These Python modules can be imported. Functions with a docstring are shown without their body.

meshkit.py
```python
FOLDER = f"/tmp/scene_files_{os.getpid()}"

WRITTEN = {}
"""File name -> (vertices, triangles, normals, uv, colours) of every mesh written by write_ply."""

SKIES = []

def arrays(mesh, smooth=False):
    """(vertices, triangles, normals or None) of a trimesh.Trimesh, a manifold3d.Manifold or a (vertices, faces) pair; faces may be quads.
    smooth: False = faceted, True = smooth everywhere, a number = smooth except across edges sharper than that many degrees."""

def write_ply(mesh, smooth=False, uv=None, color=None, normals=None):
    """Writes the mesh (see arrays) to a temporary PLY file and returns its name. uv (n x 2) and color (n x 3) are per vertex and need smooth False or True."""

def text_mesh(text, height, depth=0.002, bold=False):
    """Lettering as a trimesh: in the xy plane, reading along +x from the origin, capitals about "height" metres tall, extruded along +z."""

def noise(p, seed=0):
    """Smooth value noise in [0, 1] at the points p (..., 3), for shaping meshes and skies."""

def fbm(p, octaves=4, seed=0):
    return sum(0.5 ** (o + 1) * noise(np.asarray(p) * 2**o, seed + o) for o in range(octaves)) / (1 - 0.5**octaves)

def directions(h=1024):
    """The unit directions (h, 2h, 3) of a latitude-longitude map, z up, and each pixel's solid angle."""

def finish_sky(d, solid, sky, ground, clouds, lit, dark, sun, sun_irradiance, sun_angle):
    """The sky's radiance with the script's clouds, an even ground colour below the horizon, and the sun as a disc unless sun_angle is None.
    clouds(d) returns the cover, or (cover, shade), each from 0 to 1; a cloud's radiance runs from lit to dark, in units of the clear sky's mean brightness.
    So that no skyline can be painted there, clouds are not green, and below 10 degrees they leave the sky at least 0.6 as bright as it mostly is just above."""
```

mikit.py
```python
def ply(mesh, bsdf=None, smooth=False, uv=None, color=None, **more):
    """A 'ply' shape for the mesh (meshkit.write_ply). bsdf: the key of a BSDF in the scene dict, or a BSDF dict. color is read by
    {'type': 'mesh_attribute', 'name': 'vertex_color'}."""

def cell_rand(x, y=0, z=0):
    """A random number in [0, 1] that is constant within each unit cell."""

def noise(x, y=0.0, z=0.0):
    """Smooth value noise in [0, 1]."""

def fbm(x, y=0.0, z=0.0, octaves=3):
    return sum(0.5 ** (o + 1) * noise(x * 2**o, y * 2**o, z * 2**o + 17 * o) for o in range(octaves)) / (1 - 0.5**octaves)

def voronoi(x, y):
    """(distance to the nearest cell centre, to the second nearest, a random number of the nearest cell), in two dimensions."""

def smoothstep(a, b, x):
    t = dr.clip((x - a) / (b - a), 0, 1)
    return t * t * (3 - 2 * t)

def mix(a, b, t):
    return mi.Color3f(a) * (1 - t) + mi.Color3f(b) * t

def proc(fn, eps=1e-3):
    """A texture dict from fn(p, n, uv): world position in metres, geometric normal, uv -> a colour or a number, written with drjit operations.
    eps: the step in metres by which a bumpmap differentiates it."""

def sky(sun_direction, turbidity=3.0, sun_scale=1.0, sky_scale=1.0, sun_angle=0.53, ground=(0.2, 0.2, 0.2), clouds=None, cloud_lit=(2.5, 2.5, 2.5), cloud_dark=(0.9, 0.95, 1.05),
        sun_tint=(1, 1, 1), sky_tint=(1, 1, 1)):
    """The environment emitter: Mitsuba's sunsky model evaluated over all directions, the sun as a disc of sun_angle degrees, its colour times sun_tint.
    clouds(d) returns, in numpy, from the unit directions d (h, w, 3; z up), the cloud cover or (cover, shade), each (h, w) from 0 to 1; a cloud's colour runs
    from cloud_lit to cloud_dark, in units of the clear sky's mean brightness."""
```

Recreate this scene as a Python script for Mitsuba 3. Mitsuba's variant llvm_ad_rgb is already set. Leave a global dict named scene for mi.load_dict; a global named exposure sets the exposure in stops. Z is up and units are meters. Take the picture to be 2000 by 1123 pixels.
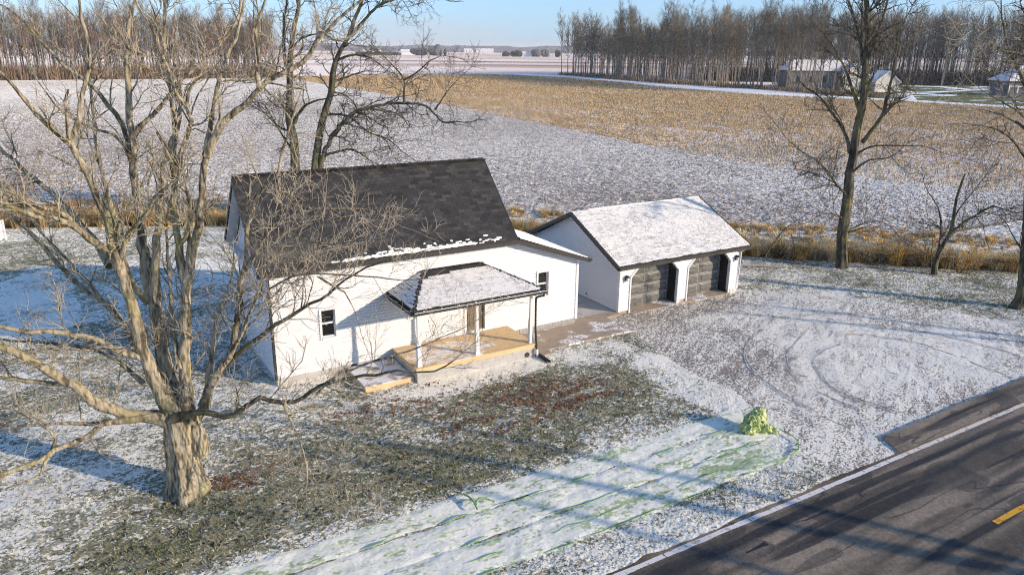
import math, random
import numpy as np, trimesh, shapely, shapely.geometry as sg
import drjit as dr
import mitsuba as mi
import mikit, meshkit
from mikit import proc, noise, fbm, smoothstep, mix, voronoi, cell_rand

T = mi.ScalarTransform4f
scene, labels, count = {'type': 'scene'}, {}, {}

# ------------------------------------------------------------------ camera, sky, exposure
CAM = np.array([-18.284, -25.1585, 11.5022])
YAW, PITCH, ROLL, FOCAL = .5395, .3075, .0119, 1465.09
FW = np.array([math.sin(YAW) * math.cos(PITCH), math.cos(YAW) * math.cos(PITCH), -math.sin(PITCH)])
RT0 = np.array([math.cos(YAW), -math.sin(YAW), 0])
UP0 = np.cross(RT0, FW)
UPV = -RT0 * math.sin(ROLL) + UP0 * math.cos(ROLL)
scene['camera'] = {'type': 'perspective', 'fov_axis': 'x', 'fov': math.degrees(2 * math.atan(1000 / FOCAL)), 'near_clip': .2, 'far_clip': 9000.0,
                   'to_world': T().look_at(origin=CAM.tolist(), target=(CAM + FW).tolist(), up=UPV.tolist())}
SUN_EL = math.radians(16.5)
SUN = np.array([.63 * math.cos(SUN_EL), -.776 * math.cos(SUN_EL), math.sin(SUN_EL)])


def cloud_fn(d):
    el = np.degrees(np.arcsin(d[..., 2]))
    n = meshkit.fbm(np.stack([d[..., 0] * 5, d[..., 1] * 5, el * .9], -1), 4, 3)
    band = np.clip((n - .38) * 2.2, 0, 1) * np.exp(-((el - .9) / 1.0) ** 2) * .75
    wisp = np.clip((meshkit.fbm(np.stack([d[..., 0] * 2.5, d[..., 1] * 2.5, d[..., 2] * 9], -1), 4, 9) - .56) * 2.5, 0, 1) * np.clip((el - 3) / 4, 0, 1) * .5
    return np.clip(band + wisp, 0, 1)


scene['sky'] = mikit.sky(SUN.tolist(), turbidity=3.0, sun_scale=1.0, sky_scale=1.4, sun_angle=.53, ground=(.4, .4, .42), clouds=cloud_fn,
                         cloud_lit=(1.45, 1.38, 1.42), cloud_dark=(.9, .95, 1.05), sun_tint=(.92, 1.07, 1.60), sky_tint=(.66, .83, 1.19))
exposure = 2.33


# ------------------------------------------------------------------ helpers
def newkey(name):
    n = count.get(name, 0)
    count[name] = n + 1
    return name if n == 0 else '%s_%03d' % (name, n)


def tag(k, label=None, cat=None, group=None, kind=None):
    d = {}
    if label: d['label'] = label
    if cat: d['category'] = cat
    if group: d['group'] = group
    if kind: d['kind'] = kind
    if d: labels[k] = d
    return k


def thing(name, label, cat, group=None):
    return tag(newkey(name), label, cat, group)


def add(name, mesh, mat, parent=None, label=None, cat=None, group=None, kind=None, smooth=False, color=None, to=None):
    k = newkey(parent + '__' + name if parent else name)
    d = dict(mesh) if isinstance(mesh, dict) else mikit.ply(mesh, mat, smooth=smooth, color=color)
    if to is not None: d['to_world'] = T(np.asarray(to, float).tolist()) if not isinstance(to, mi.ScalarTransform4f) else to
    scene[k] = d
    return tag(k, label, cat, group, kind)


def box(x0, x1, y0, y1, z0, z1):
    m = trimesh.creation.box((x1 - x0, y1 - y0, z1 - z0))
    m.apply_translation(((x0 + x1) / 2, (y0 + y1) / 2, (z0 + z1) / 2))
    return m


def cat(ms):
    return trimesh.util.concatenate(list(ms))


def prism(pts, vec):
    """Closed solid from a planar 3-D polygon (counter-clockwise seen against vec) moved along vec."""
    p = np.asarray(pts, float)
    v = np.asarray(vec, float)
    n = len(p)
    V = np.vstack([p, p + v])
    F = []
    for i in range(1, n - 1):
        F += [[0, i + 1, i], [n, n + i, n + i + 1]]
    for i in range(n):
        j = (i + 1) % n
        F += [[i, j, n + j], [i, n + j, n + i]]
    m = trimesh.Trimesh(V, F, process=False)
    if m.volume < 0: m.invert()
    return m


def soup(V, F):
    return trimesh.Trimesh(np.asarray(V, float).reshape(-1, 3), np.asarray(F, int).reshape(-1, 3), process=False)


def tubes(items, caps=False):
    """items: (points (n,3), r0, r1, sides). Grouped by shape, one mesh."""
    by = {}
    for p, r0, r1, s in items:
        by.setdefault((len(p), s), []).append((p, r0, r1))
    VV, FF, at = [], [], 0
    for (n, s), L in by.items():
        P = np.array([l[0] for l in L], float)
        if np.ndim(L[0][1]) == 0:
            tt = np.linspace(0, 1, n)
            R = np.array([l[1] + (l[2] - l[1]) * tt for l in L])
        else:
            R = np.array([l[1] for l in L])
        t = np.gradient(P, axis=1)
        t /= np.linalg.norm(t, axis=2, keepdims=True) + 1e-12
        ref = np.where(np.abs(t[:, :1, 2:]) < .8, np.array([0, 0, 1.0]), np.array([1.0, 0, 0]))
        ref = np.broadcast_to(ref, t.shape)
        a = np.cross(t, ref)
        a /= np.linalg.norm(a, axis=2, keepdims=True) + 1e-12
        b = np.cross(t, a)
        ang = np.arange(s) * 2 * np.pi / s
        V = P[:, :, None] + R[:, :, None, None] * (np.cos(ang)[None, None, :, None] * a[:, :, None] + np.sin(ang)[None, None, :, None] * b[:, :, None])
        i, j = np.meshgrid(np.arange(n - 1), np.arange(s), indexing='ij')
        q = np.stack([i * s + j, i * s + (j + 1) % s, (i + 1) * s + (j + 1) % s, (i + 1) * s + j], -1).reshape(-1, 4)
        f = np.vstack([q[:, [0, 2, 1]], q[:, [0, 3, 2]]])
        m = len(L)
        VV.append(V.reshape(-1, 3))
        FF.append((f[None] + (np.arange(m) * n * s)[:, None, None]).reshape(-1, 3) + at)
        at += m * n * s
    return np.vstack(VV), np.vstack(FF)


# ------------------------------------------------------------------ materials
def rgb(*c): return {'type': 'rgb', 'value': list(map(float, c))}


def princ(color, rough=.6, spec=.4, metallic=0.0, **k):
    return {'type': 'principled', 'base_color': color if isinstance(color, dict) else rgb(*color), 'roughness': rough, 'specular': spec, 'metallic': metallic, **k}


def bump(b, fn, scale, eps=.004):
    return {'type': 'bumpmap', 'arbitrary': proc(fn, eps=eps), 'scale': scale, 'bsdf': b}


def two(b): return {'type': 'twosided', 'bsdf': b}


def vcol(rough=.7, spec=.3):
    return two(princ({'type': 'mesh_attribute', 'name': 'vertex_color'}, rough, spec))


def ell(x, y, cx, cy, rx, ry, wob=.5):
    d = dr.sqrt(dr.square((x - cx) / rx) + dr.square((y - cy) / ry)) + wob * (noise(x * .7, y * .7, 5.) - .5)
    return 1 - smoothstep(.7, 1.1, d)


def lawn_cover(x, y):
    c = .44 + 1.05 * (fbm(x * .24, y * .4, 3.) - .5)
    c = c + (.20 - c) * ell(x, y, -4.6, -5.8, 5.2, 2.6)
    c = c - .24 * ell(x, y, -13.5, -9.0, 6., 3.4) - .15 * ell(x, y, -19., -9., 5., 4.)
    c = c + .36 * ell(x, y, -6.5, -2.9, 3.6, .9) + .5 * ell(x, y, 0.3, -7.5, 1.5, 5.) + .25 * ell(x, y, -1., -3.2, 2., 1.2)
    c = c + .22 * ell(x, y, 15., -4., 9., 6.) - .12 * ell(x, y, 21., -1.5, 8., 2.2)
    c = c + .25 * (fbm(x * .9, y * 1.6, 13.) - .5) + .26 * (1 - smoothstep(-12.9, -12.3, y)) + .2 * ell(x, y, .6, -12.2, 2.2, 1.3)
    c = c + .30 * (smoothstep(-9.6, -9.3, y) - smoothstep(-9.25, -8.7, y)) * (1 - smoothstep(.5, 1.5, x))
    c = c + .2 * ell(x, y, -14., 14., 6., 4.)
    pad = .34 * smoothstep(.0, .15, ell(x, y, -20.35, 15.2, 1.75, 6.0, .3))
    return dr.clip(c + pad, .03, 1.)


def speck(x, y, s):
    return .22 * noise(x * 2.6 * s, y * 3.4 * s, 1.) + .36 * noise(x * 8.5 * s, y * 12. * s, 2.) + .42 * noise(x * 19. * s, y * 25. * s, 3.)


SNOW = (.81, .78, .67)


def lawn_col(p, n, uv):
    x, y = p.x, p.y
    c = lawn_cover(x, y)
    s = smoothstep(-.07, .07, speck(x, y, 1.) - (.5 + (.5 - c) * .5))
    g = mix((.125, .135, .05), (.29, .245, .125), smoothstep(.35, .7, noise(x * 4, y * 4, 7.)))
    g = mix(g, (.035, .035, .02), smoothstep(.5, .75, noise(x * 9, y * 9, 11.)))
    lf = ell(x, y, -5.5, -5.2, 4.5, 2.4) * .9 + ell(x, y, -15.5, -5.4, 2., 1.2) + ell(x, y, -10., -3., 3.5, 1.6) * .7
    lf = lf * smoothstep(.5, .62, fbm(x * .9, y * 2.2, 9.)) * smoothstep(.42, .55, noise(x * 8, y * 8, 19.))
    g = mix(g, (.19, .085, .045), dr.clip(lf, 0, 1) * .6)
    g = mix(g, (.42, .41, .31), .4 * smoothstep(.42, .62, noise(x * 15, y * 21, 5.)))
    thin = smoothstep(-.20, .02, speck(x, y, 1.3) - (.5 + (.5 - c) * .5))
    g = mix(g, (.46, .435, .36), .40 * thin)
    return mix(g, SNOW, s)


def lawn_bump(p, n, uv):
    x, y = p.x, p.y
    return .5 * noise(x * 6.3, y * 6.3, 2.) + .5 * noise(x * 17., y * 17., 3.)


def drive_col(p, n, uv):
    x, y = p.x, p.y
    c = .52 + .3 * (fbm(x * .3, y * .5, 31.) - .5) - .15 * ell(x, y, 3., -4., 3.2, 5.) + .12 * ell(x, y, 9., -9., 5., 4.)
    c = c - .2 * ell(x, y, 6., -.3, 4.5, 1.4)
    sx, sy = x * .85 + y * .5, y * .85 - x * .5
    v = .26 * fbm(sx * 1.1, sy * 6., 1.) + .30 * fbm(sx * 6, sy * 19, 2.) + .44 * noise(x * 23., y * 29., 3.)
    s = smoothstep(-.10, .08, v - (.5 + (.5 - c) * .5))
    g = mix((.30, .255, .21), (.12, .105, .09), noise(x * 30, y * 30, 4.))
    thin = smoothstep(-.22, .03, v - (.5 + (.5 - c) * .5))
    g = mix(g, (.53, .475, .41), .6 * thin)
    return mix(g, SNOW, s)


def field_col(p, n, uv):
    x, y = p.x, p.y
    c = .44 + .35 * (fbm(x * .05, y * .05, 41.) - .5) + .18 * smoothstep(22., 45., x) * (1 - smoothstep(10., 40., y)) + .12 * smoothstep(60., 200., y)
    v = .12 * noise(x * 1.5, y * 1.5, 1.) + .44 * noise(x * 5.2, y * 5.2, 2.) + .44 * noise(x * 11., y * 11., 3.)
    s = smoothstep(-.1, .1, v - (.5 + (.5 - c) * .6))
    g = mix((.13, .115, .105), (.30, .25, .20), noise(x * 3, y * 3, 8.))
    g = mix(g, (.46, .415, .365), .45 * smoothstep(-.25, .0, v - (.5 + (.5 - c) * .6)))
    return mix(g, (.76, .715, .61), s)


def field_bump(p, n, uv):
    return noise(p.x * 1.7, p.y * 1.7, 1.) + .6 * noise(p.x * 5., p.y * 5., 2.)


def gold_col(p, n, uv):
    x, y = p.x, p.y
    v = .3 * noise(x * .9, y * .35, 1.) + .35 * noise(x * 2.2, y * 2.2, 2.) + .35 * noise(x * 5., y * 4., 4.)
    g = mix((.58, .41, .205), (.24, .165, .09), smoothstep(.38, .62, v))
    near = 1 - smoothstep(20., 110., y + .35 * (x - 50.))
    snow = smoothstep(.60 - .16 * near, .72 - .1 * near, .4 * fbm(x * .25, y * .08, 3.) + .6 * noise(x * 3.1, y * 2.4, 12.))
    return mix(g, (.76, .74, .74), snow)


def far_col(p, n, uv):
    x, y = p.x, p.y
    d = y * .86 + x * .5
    a = fbm(d * .006, x * .0006, 51.)
    c = mix((.55, .455, .375), (.37, .275, .205), smoothstep(.52, .66, a))
    line = smoothstep(.63, .69, noise(d * .013, x * .001, 5.))
    c = mix(c, (.22, .16, .13), line * .8)
    return mix(c, (.66, .585, .52), smoothstep(.6, .75, fbm(d * .004 + 40., x * .001, 61.)))


def stripe(x, y, c, w):
    return 1 - smoothstep(.3, 1.3, dr.abs(y - c + .25 * (noise(x * .4, c, 7.) - .5)) / w)


def asphalt_col(p, n, uv):
    x, y = p.x, p.y
    g = .75 + .5 * noise(x * 45, y * 45, 1.)
    st = fbm(x * .22, y * 2.6, 2.)
    b = mix((.085, .070, .050), (.25, .20, .145), smoothstep(.3, .7, st))
    band = stripe(x, y, -14.52, .17) + stripe(x, y, -15.08, .12) + stripe(x, y, -16.3, .2)
    b = mix(b, (.032, .030, .029), dr.clip(band, 0, 1) * smoothstep(.25, .6, fbm(x * .3, y * .8, 71.)) * .85)
    b = mix(b, (.022, .021, .021), smoothstep(.62, .70, fbm(x * .13 + 9., y * 3.3, 22.)) * .8)
    b = mix(b, (.03, .029, .029), smoothstep(.7, .74, noise(x * .8, y * 2., 33.)) * .5)
    ck = 1 - smoothstep(0., .014, dr.abs(fbm(x * .22, y * 1.1, 81.) - .5))
    b = mix(b, (.025, .023, .021), ck * smoothstep(.45, .6, noise(x * .5, y * .5, 91.)) * .8)
    return b * g * (.8 + .4 * noise(x * 13., y * 13., 5.))


def paint_white(p, n, uv):
    w = smoothstep(.62, .8, fbm(p.x * 9, p.y * 9, 3.)) * .6
    crack = 1 - smoothstep(.0, .012, dr.abs(p.x / 2.9 - dr.floor(p.x / 2.9) - .5))
    return mix((.72, .69, .63), (.14, .13, .12), dr.clip(w + crack, 0, 1))


def paint_yellow(p, n, uv):
    return mix((.72, .36, .02), (.25, .14, .03), smoothstep(.6, .78, fbm(p.x * 9, p.y * 9, 3.)) * .7)


def bark_fn(dark, light, moss, sc=1.):
    def f(p, n, uv):
        h = noise(p.x * 9 * sc, p.y * 9 * sc, p.z * 1.6 * sc)
        k = noise(p.x * 26 * sc, p.y * 26 * sc, p.z * 5 * sc)
        c = mix(dark, light, smoothstep(.27, .70, .45 * h + .55 * k))
        return mix(c, moss, smoothstep(.5, .75, fbm(p.x * 1.3, p.y * 1.3, p.z * 1.1)) * .6)
    return f


def bark_bump(p, n, uv):
    return noise(p.x * 16, p.y * 16, p.z * 2.2) + .4 * noise(p.x * 45, p.y * 45, p.z * 9)


def wood_col(p, n, uv):
    g = noise(p.x * 1.2, p.y * 26, p.z * 26)
    b = cell_rand(p.y / .14, p.z * 3)
    c = mix((.68, .50, .285), (.55, .385, .195), g)
    c = mix(c, (.60, .45, .27), b * .5)
    f = smoothstep(.40, .58, fbm(p.x * 1.1, p.y * 2.4, 4.) + .22 * ell(p.x, p.y, -7.1, -1.5, 2.0, .95, .6) - .34 * (1 - ell(p.x, p.y, -6.2, -1.45, 2.9, 1.0, .6)))
    f = f * smoothstep(.3, .6, noise(p.x * 5, p.y * 21, 8.)) * smoothstep(.57, .578, p.z)
    return mix(c, (.76, .76, .78), f)


def frosty_plank(p, n, uv):
    c = mix((.30, .26, .20), (.42, .37, .30), noise(p.x * 2, p.y * 25, p.z * 25))
    return mix(c, (.76, .77, .8), smoothstep(.38, .55, fbm(p.x * 2.5, p.y * 3.5, 2.)) * .85)


def concrete_tan(p, n, uv):
    c = mix((.40, .325, .24), (.31, .25, .185), fbm(p.x * 1.6, p.y * 1.6, 2.))
    c = mix(c, (.25, .20, .15), smoothstep(.6, .75, fbm(p.x * 6, p.y * 6, 4.)) * .5)
    return mix(c, (.74, .73, .73), smoothstep(.62, .72, fbm(p.x * 1.3, p.y * 1.3, 14.) + .16 * ell(p.x, p.y, .9, -.7, 1.2, 1., .3)) * smoothstep(.3, .5, noise(p.x * 20, p.y * 20)))


def concrete_grey(p, n, uv):
    c = mix((.48, .46, .43), (.36, .345, .32), fbm(p.x * 2.6, p.y * 2.6, p.z * 4))
    return mix(c, (.22, .21, .2), smoothstep(.62, .8, fbm(p.x * 1.1, p.y * 1.1, p.z * .6 + 4)) * .5)


def stone_col(p, n, uv):
    return mix((.44, .42, .39), (.27, .255, .24), fbm(p.x * 14, p.y * 14, p.z * 22))


def siding_col(p, n, uv):
    return mix((.62, .625, .635), (.57, .57, .575), smoothstep(.5, .8, fbm(p.x * 1.5, p.y * 1.5, p.z * 6)) * .6)


def door_col(p, n, uv):
    s = noise(p.x * 3.5, p.y, p.z * 40) * .5 + noise(p.x * 14, p.y, p.z * 60) * .5
    c = mix((.08, .079, .075), (.185, .18, .168), smoothstep(.3, .72, s))
    return mix(c, (.03, .03, .03), smoothstep(.56, .7, fbm(p.x * 2.2, p.y, p.z * 2.2 + 7)) * .6)


def blanket_col(p, n, uv):
    x, y = p.x, p.y
    v = .28 * noise(x * 1.1, y * 4., 1.) + .36 * noise(x * 4., y * 11., 2.) + .36 * noise(x * 13., y * 21., 3.)
    c = .76 - .34 * ell(x, y, -1.6, -11.9, 2.6, .8) - .14 * ell(x, y, -7., -12.2, 2.6, .5) - .1 * ell(x, y, -4.2, -9.7, 1.6, .5) + .25 * (fbm(x * .35, y * .9, 8.) - .5)
    s = smoothstep(-.14, .12, v - (.5 + (.5 - c) * .5))
    g = mix((.48, .55, .35), (.24, .33, .15), noise(x * 9, y * 12, 6.))
    sn = mix((.81, .795, .70), (.64, .685, .53), .6 * smoothstep(.45, .7, .5 * noise(x * 2.2, y * 7., 16.) + .5 * noise(x * 12., y * 19., 26.)))
    return mix(g, sn, s)


def netting_col(p, n, uv):
    v = noise(p.x * 12, p.y * 12, p.z * 12)
    return mix((.60, .63, .29), (.33, .40, .13), smoothstep(.3, .7, v))


def seam_col(p, n, uv):
    return mix((.30, .46, .20), (.15, .27, .10), noise(p.x * 14, p.y * 14, p.z * 14))


def roof_snow(p, n, uv):
    v = .5 * noise(p.x * 9, p.y * 9, 3.) + .5 * noise(p.x * 30, p.y * 30, 5.)
    big = fbm(p.x * .8, p.y * .8, 7.)
    return mix((.76, .74, .69), (.38, .37, .36), smoothstep(.5, .74, v + .5 * (big - .5)) * .6)


M = {
    'm_lawn': bump(two(princ(proc(lawn_col), .85, .2)), lawn_bump, .035, .008),
    'm_drive': bump(two(princ(proc(drive_col), .85, .2)), lawn_bump, .02, .008),
    'm_field': bump(two(princ(proc(field_col), .9, .15)), field_bump, .09, .03),
    'm_gold': bump(two(princ(proc(gold_col), .9, .1)), field_bump, .10, .03),
    'm_far': two(princ(proc(far_col), .9, .1)),
    'm_asphalt': two(princ(proc(asphalt_col), .7, .35)),
    'm_white_paint': two(princ(proc(paint_white), .6, .4)),
    'm_yellow_paint': two(princ(proc(paint_yellow), .6, .4)),
    'm_bark': bump(two(princ(proc(bark_fn((.095, .08, .055), (.40, .345, .24), (.31, .275, .125))), .9, .15)), bark_bump, .035, .004),
    'm_bark_dark': bump(two(princ(proc(bark_fn((.045, .040, .030), (.14, .125, .085), (.21, .19, .06), .6)), .9, .15)), bark_bump, .02, .006),
    'm_twig': two(princ((.37, .32, .245), .8, .2)),
    'm_twig_grey': two(princ((.19, .165, .14), .85, .2)),
    'm_twig_red': two(princ((.20, .125, .09), .85, .2)),
    'm_forest_bark': two(princ((.255, .22, .175), .9, .1)),
    'm_forest_twig': two(princ((.19, .165, .125), .9, .1)),
    'm_forest_brown': two(princ((.22, .135, .085), .9, .1)),
    'm_siding': two(princ(proc(siding_col), .45, .4)),
    'm_trim': two(princ((.68, .675, .66), .45, .4)),
    'm_soffit': two(princ((.66, .66, .66), .6, .3)),
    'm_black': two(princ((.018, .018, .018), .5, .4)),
    'm_dark_metal': two(princ((.035, .033, .031), .4, .5)),
    'm_shingle': vcol(.85, .25),
    'm_vcol': vcol(.8, .2),
    'm_snow': bump(two(princ((.83, .815, .75), .7, .3)), lawn_bump, .01, .01),
    'm_roof_snow': bump(two(princ(proc(roof_snow), .75, .25)), lawn_bump, .006, .01),
    'm_wood': two(princ(proc(wood_col), .6, .3)),
    'm_plank': two(princ(proc(frosty_plank), .7, .3)),
    'm_walk': two(princ(proc(concrete_tan), .8, .25)),
    'm_concrete': two(princ(proc(concrete_grey), .85, .2)),
    'm_stone': two(princ(proc(stone_col), .9, .2)),
    'm_garage_door': two(princ(proc(door_col), .6, .35)),
    'm_door_line': two(princ((.42, .40, .36), .5, .4)),
    'm_house_door': two(princ((.16, .125, .085), .4, .45)),
    'm_glass': {'type': 'thindielectric', 'int_ior': 1.52},
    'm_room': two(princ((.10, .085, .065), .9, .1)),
    'm_blanket': bump(two(princ(proc(blanket_col), .8, .2)), lawn_bump, .012, .008),
    'm_netting': two(princ(proc(netting_col), .7, .3)),
    'm_seam': two(princ(proc(seam_col), .8, .2)),
    'm_hill': two(princ((.12, .115, .115), .95, .05)),
    'm_far_white': two(princ((.78, .78, .78), .6, .3)),
    'm_far_roof': two(princ((.72, .70, .68), .8, .2)),
    'm_far_wall': two(princ((.17, .16, .155), .7, .2)),
    'm_cream': two(princ((.66, .62, .52), .6, .3)),
    'm_evergreen': two(princ((.035, .042, .03), .9, .1)),
    'm_green_lawn': two(princ(proc(lambda p, n, uv: mix(mix((.07, .10, .03), (.16, .15, .06), fbm(p.x * .3, p.y * .3, 2.)), (.74, .75, .78), smoothstep(.55, .72, fbm(p.x * .12, p.y * .3, 6.)))), .9, .1)),
    'm_snow_far': two(princ((.79, .77, .70), .8, .2)),
}
scene.update(M)
# ------------------------------------------------------------------ the land
rng = np.random.default_rng(7)


def frange(segs):
    out = []
    for a, b, s in segs:
        out += list(np.arange(a, b - 1e-6, s))
    return np.array(out + [segs[-1][1]])


DITCH = np.array([(-60, 52), (-40, 43), (-22, 36.5), (-9, 30.5), (8, 17.5), (18.5, 6.3), (30, -3.6), (44, -14), (70, -30)], float)


def ditch_d(x, y):
    """Signed distance to the ditch's middle line: negative on the yard side."""
    best = np.full(np.shape(x), 1e9)
    sign = np.ones(np.shape(x))
    for a, b in zip(DITCH[:-1], DITCH[1:]):
        ab = b - a
        t = np.clip(((x - a[0]) * ab[0] + (y - a[1]) * ab[1]) / (ab @ ab), 0, 1)
        dx, dy = x - a[0] - t * ab[0], y - a[1] - t * ab[1]
        d = np.hypot(dx, dy)
        s = np.sign(ab[0] * dy - ab[1] * dx)
        m = d < best
        best = np.where(m, d, best)
        sign = np.where(m, s, sign)
    return best * sign


def height(x, y):
    x, y = np.asarray(x, float), np.asarray(y, float)
    p = np.stack([x, y, 0 * x], -1)
    d = ditch_d(x, y)
    z = .10 * (meshkit.fbm(p * .25, 3, 1) - .5) + .05 * (meshkit.fbm(p * 1.7, 2, 2) - .5)
    z = z * np.clip((y + 14.2) / 1.5, .25, 1)
    z = z - .10 * np.exp(-((x - 7) / 4.4) ** 4) * np.exp(-((y + .6) / 2.2) ** 2)
    return z - .75 * np.exp(-((d + .2) / 1.9) ** 2)


DRIVE = sg.Polygon([(1.7, -1.95), (1.9, .0), (2.2, 1), (10.3, 1), (10.6, .2), (12.0, -1.6), (14.5, -4), (17, -8), (18.5, -13.9), (-.6, -13.9), (-.25, -11.9), (.45, -11), (1.0, -8.6), (.8, -5.9)])
PASSAGE = sg.box(-3.5, -2, 2.6, 8)
xs = frange([(-48, -28, .6), (-28, 13, .13), (13, 30, .2), (30, 62, .6)])
ys = frange([(-13.85, 2.5, .13), (2.5, 12, .25), (12, 46, .5)])
GX, GY = np.meshgrid(xs, ys, indexing='ij')
JX = GX.copy()
JY = GY + (GY < -13.8) * .22 * (meshkit.fbm(np.stack([GX * 1.3, 0 * GX, 0 * GX], -1), 4, 5) - .5)
GZ = height(JX, JY)
V = np.stack([JX, JY, GZ], -1).reshape(-1, 3)
nx, ny = GX.shape
i, j = np.meshgrid(np.arange(nx - 1), np.arange(ny - 1), indexing='ij')
q = np.stack([i * ny + j, (i + 1) * ny + j, (i + 1) * ny + j + 1, i * ny + j + 1], -1).reshape(-1, 4)
Ftri = np.vstack([q[:, [0, 1, 2]], q[:, [0, 2, 3]]])
cen = V[Ftri].mean(1)
wob = .35 * (meshkit.fbm(np.stack([cen[:, 0] * 1.2, cen[:, 1] * 1.2, 0 * cen[:, 0]], -1), 3, 8) - .5)
in_drive = shapely.contains_xy(DRIVE, cen[:, 0] + wob, cen[:, 1])
dd = ditch_d(cen[:, 0], cen[:, 1]) + 2 * wob
in_field = (dd > 4.6) & ~in_drive


def sub(mask):
    used, inv = np.unique(Ftri[mask], return_inverse=True)
    return soup(V[used], inv.reshape(-1, 3))


add('lawn', sub(~in_drive & ~in_field), 'm_lawn', kind='structure', smooth=True, label='frosty lawn of short grass under patchy thin snow')
DRV = add('driveway', sub(in_drive), 'm_drive', kind='structure', smooth=True, label='gravel driveway under thin trampled snow')
add('snowy_field', sub(in_field), 'm_field', kind='structure', smooth=True, label='snow dusted cropland beside the ditch')

YARD = sg.box(-48, -13.85, 62, 46)
ROADP = sg.box(-2500, -22.2, 2500, -13.85)
edge = [(62, -60), (47, 20), (45, 36), (46, 50), (49, 72), (52, 110), (53.6, 123), (60, 285)]
NEAR = sg.Polygon([(-400, -13.85)] + [(62, -13.85)] + edge[1:] + [(-400, 262)])
RIM = [(176.4, 257.5), (167.7, 211), (155, 165), (154, 128), (157.6, 112.6), (165, 96), (171, 65), (190, 20), (210, -13.85)]
RIM2 = [(217, -13.85), (196, 22), (177, 66), (174, 96), (170, 108), (171, 122), (175.5, 147), (172, 186), (179, 223.5), (187, 274.6)]
GOLD = sg.Polygon([(62, -13.85)] + edge[1:] + [(71, 288), (135, 322), (160, 302)] + RIM)
VERGE = sg.Polygon([(162, 302)] + RIM + RIM2 + [(178, 300)])
HOMES = sg.Polygon([(217, -13.85), (196, 22), (177, 66), (174, 96), (170, 108), (171, 122), (200, 145), (275, 165), (330, 90), (330, -13.85)])


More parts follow.
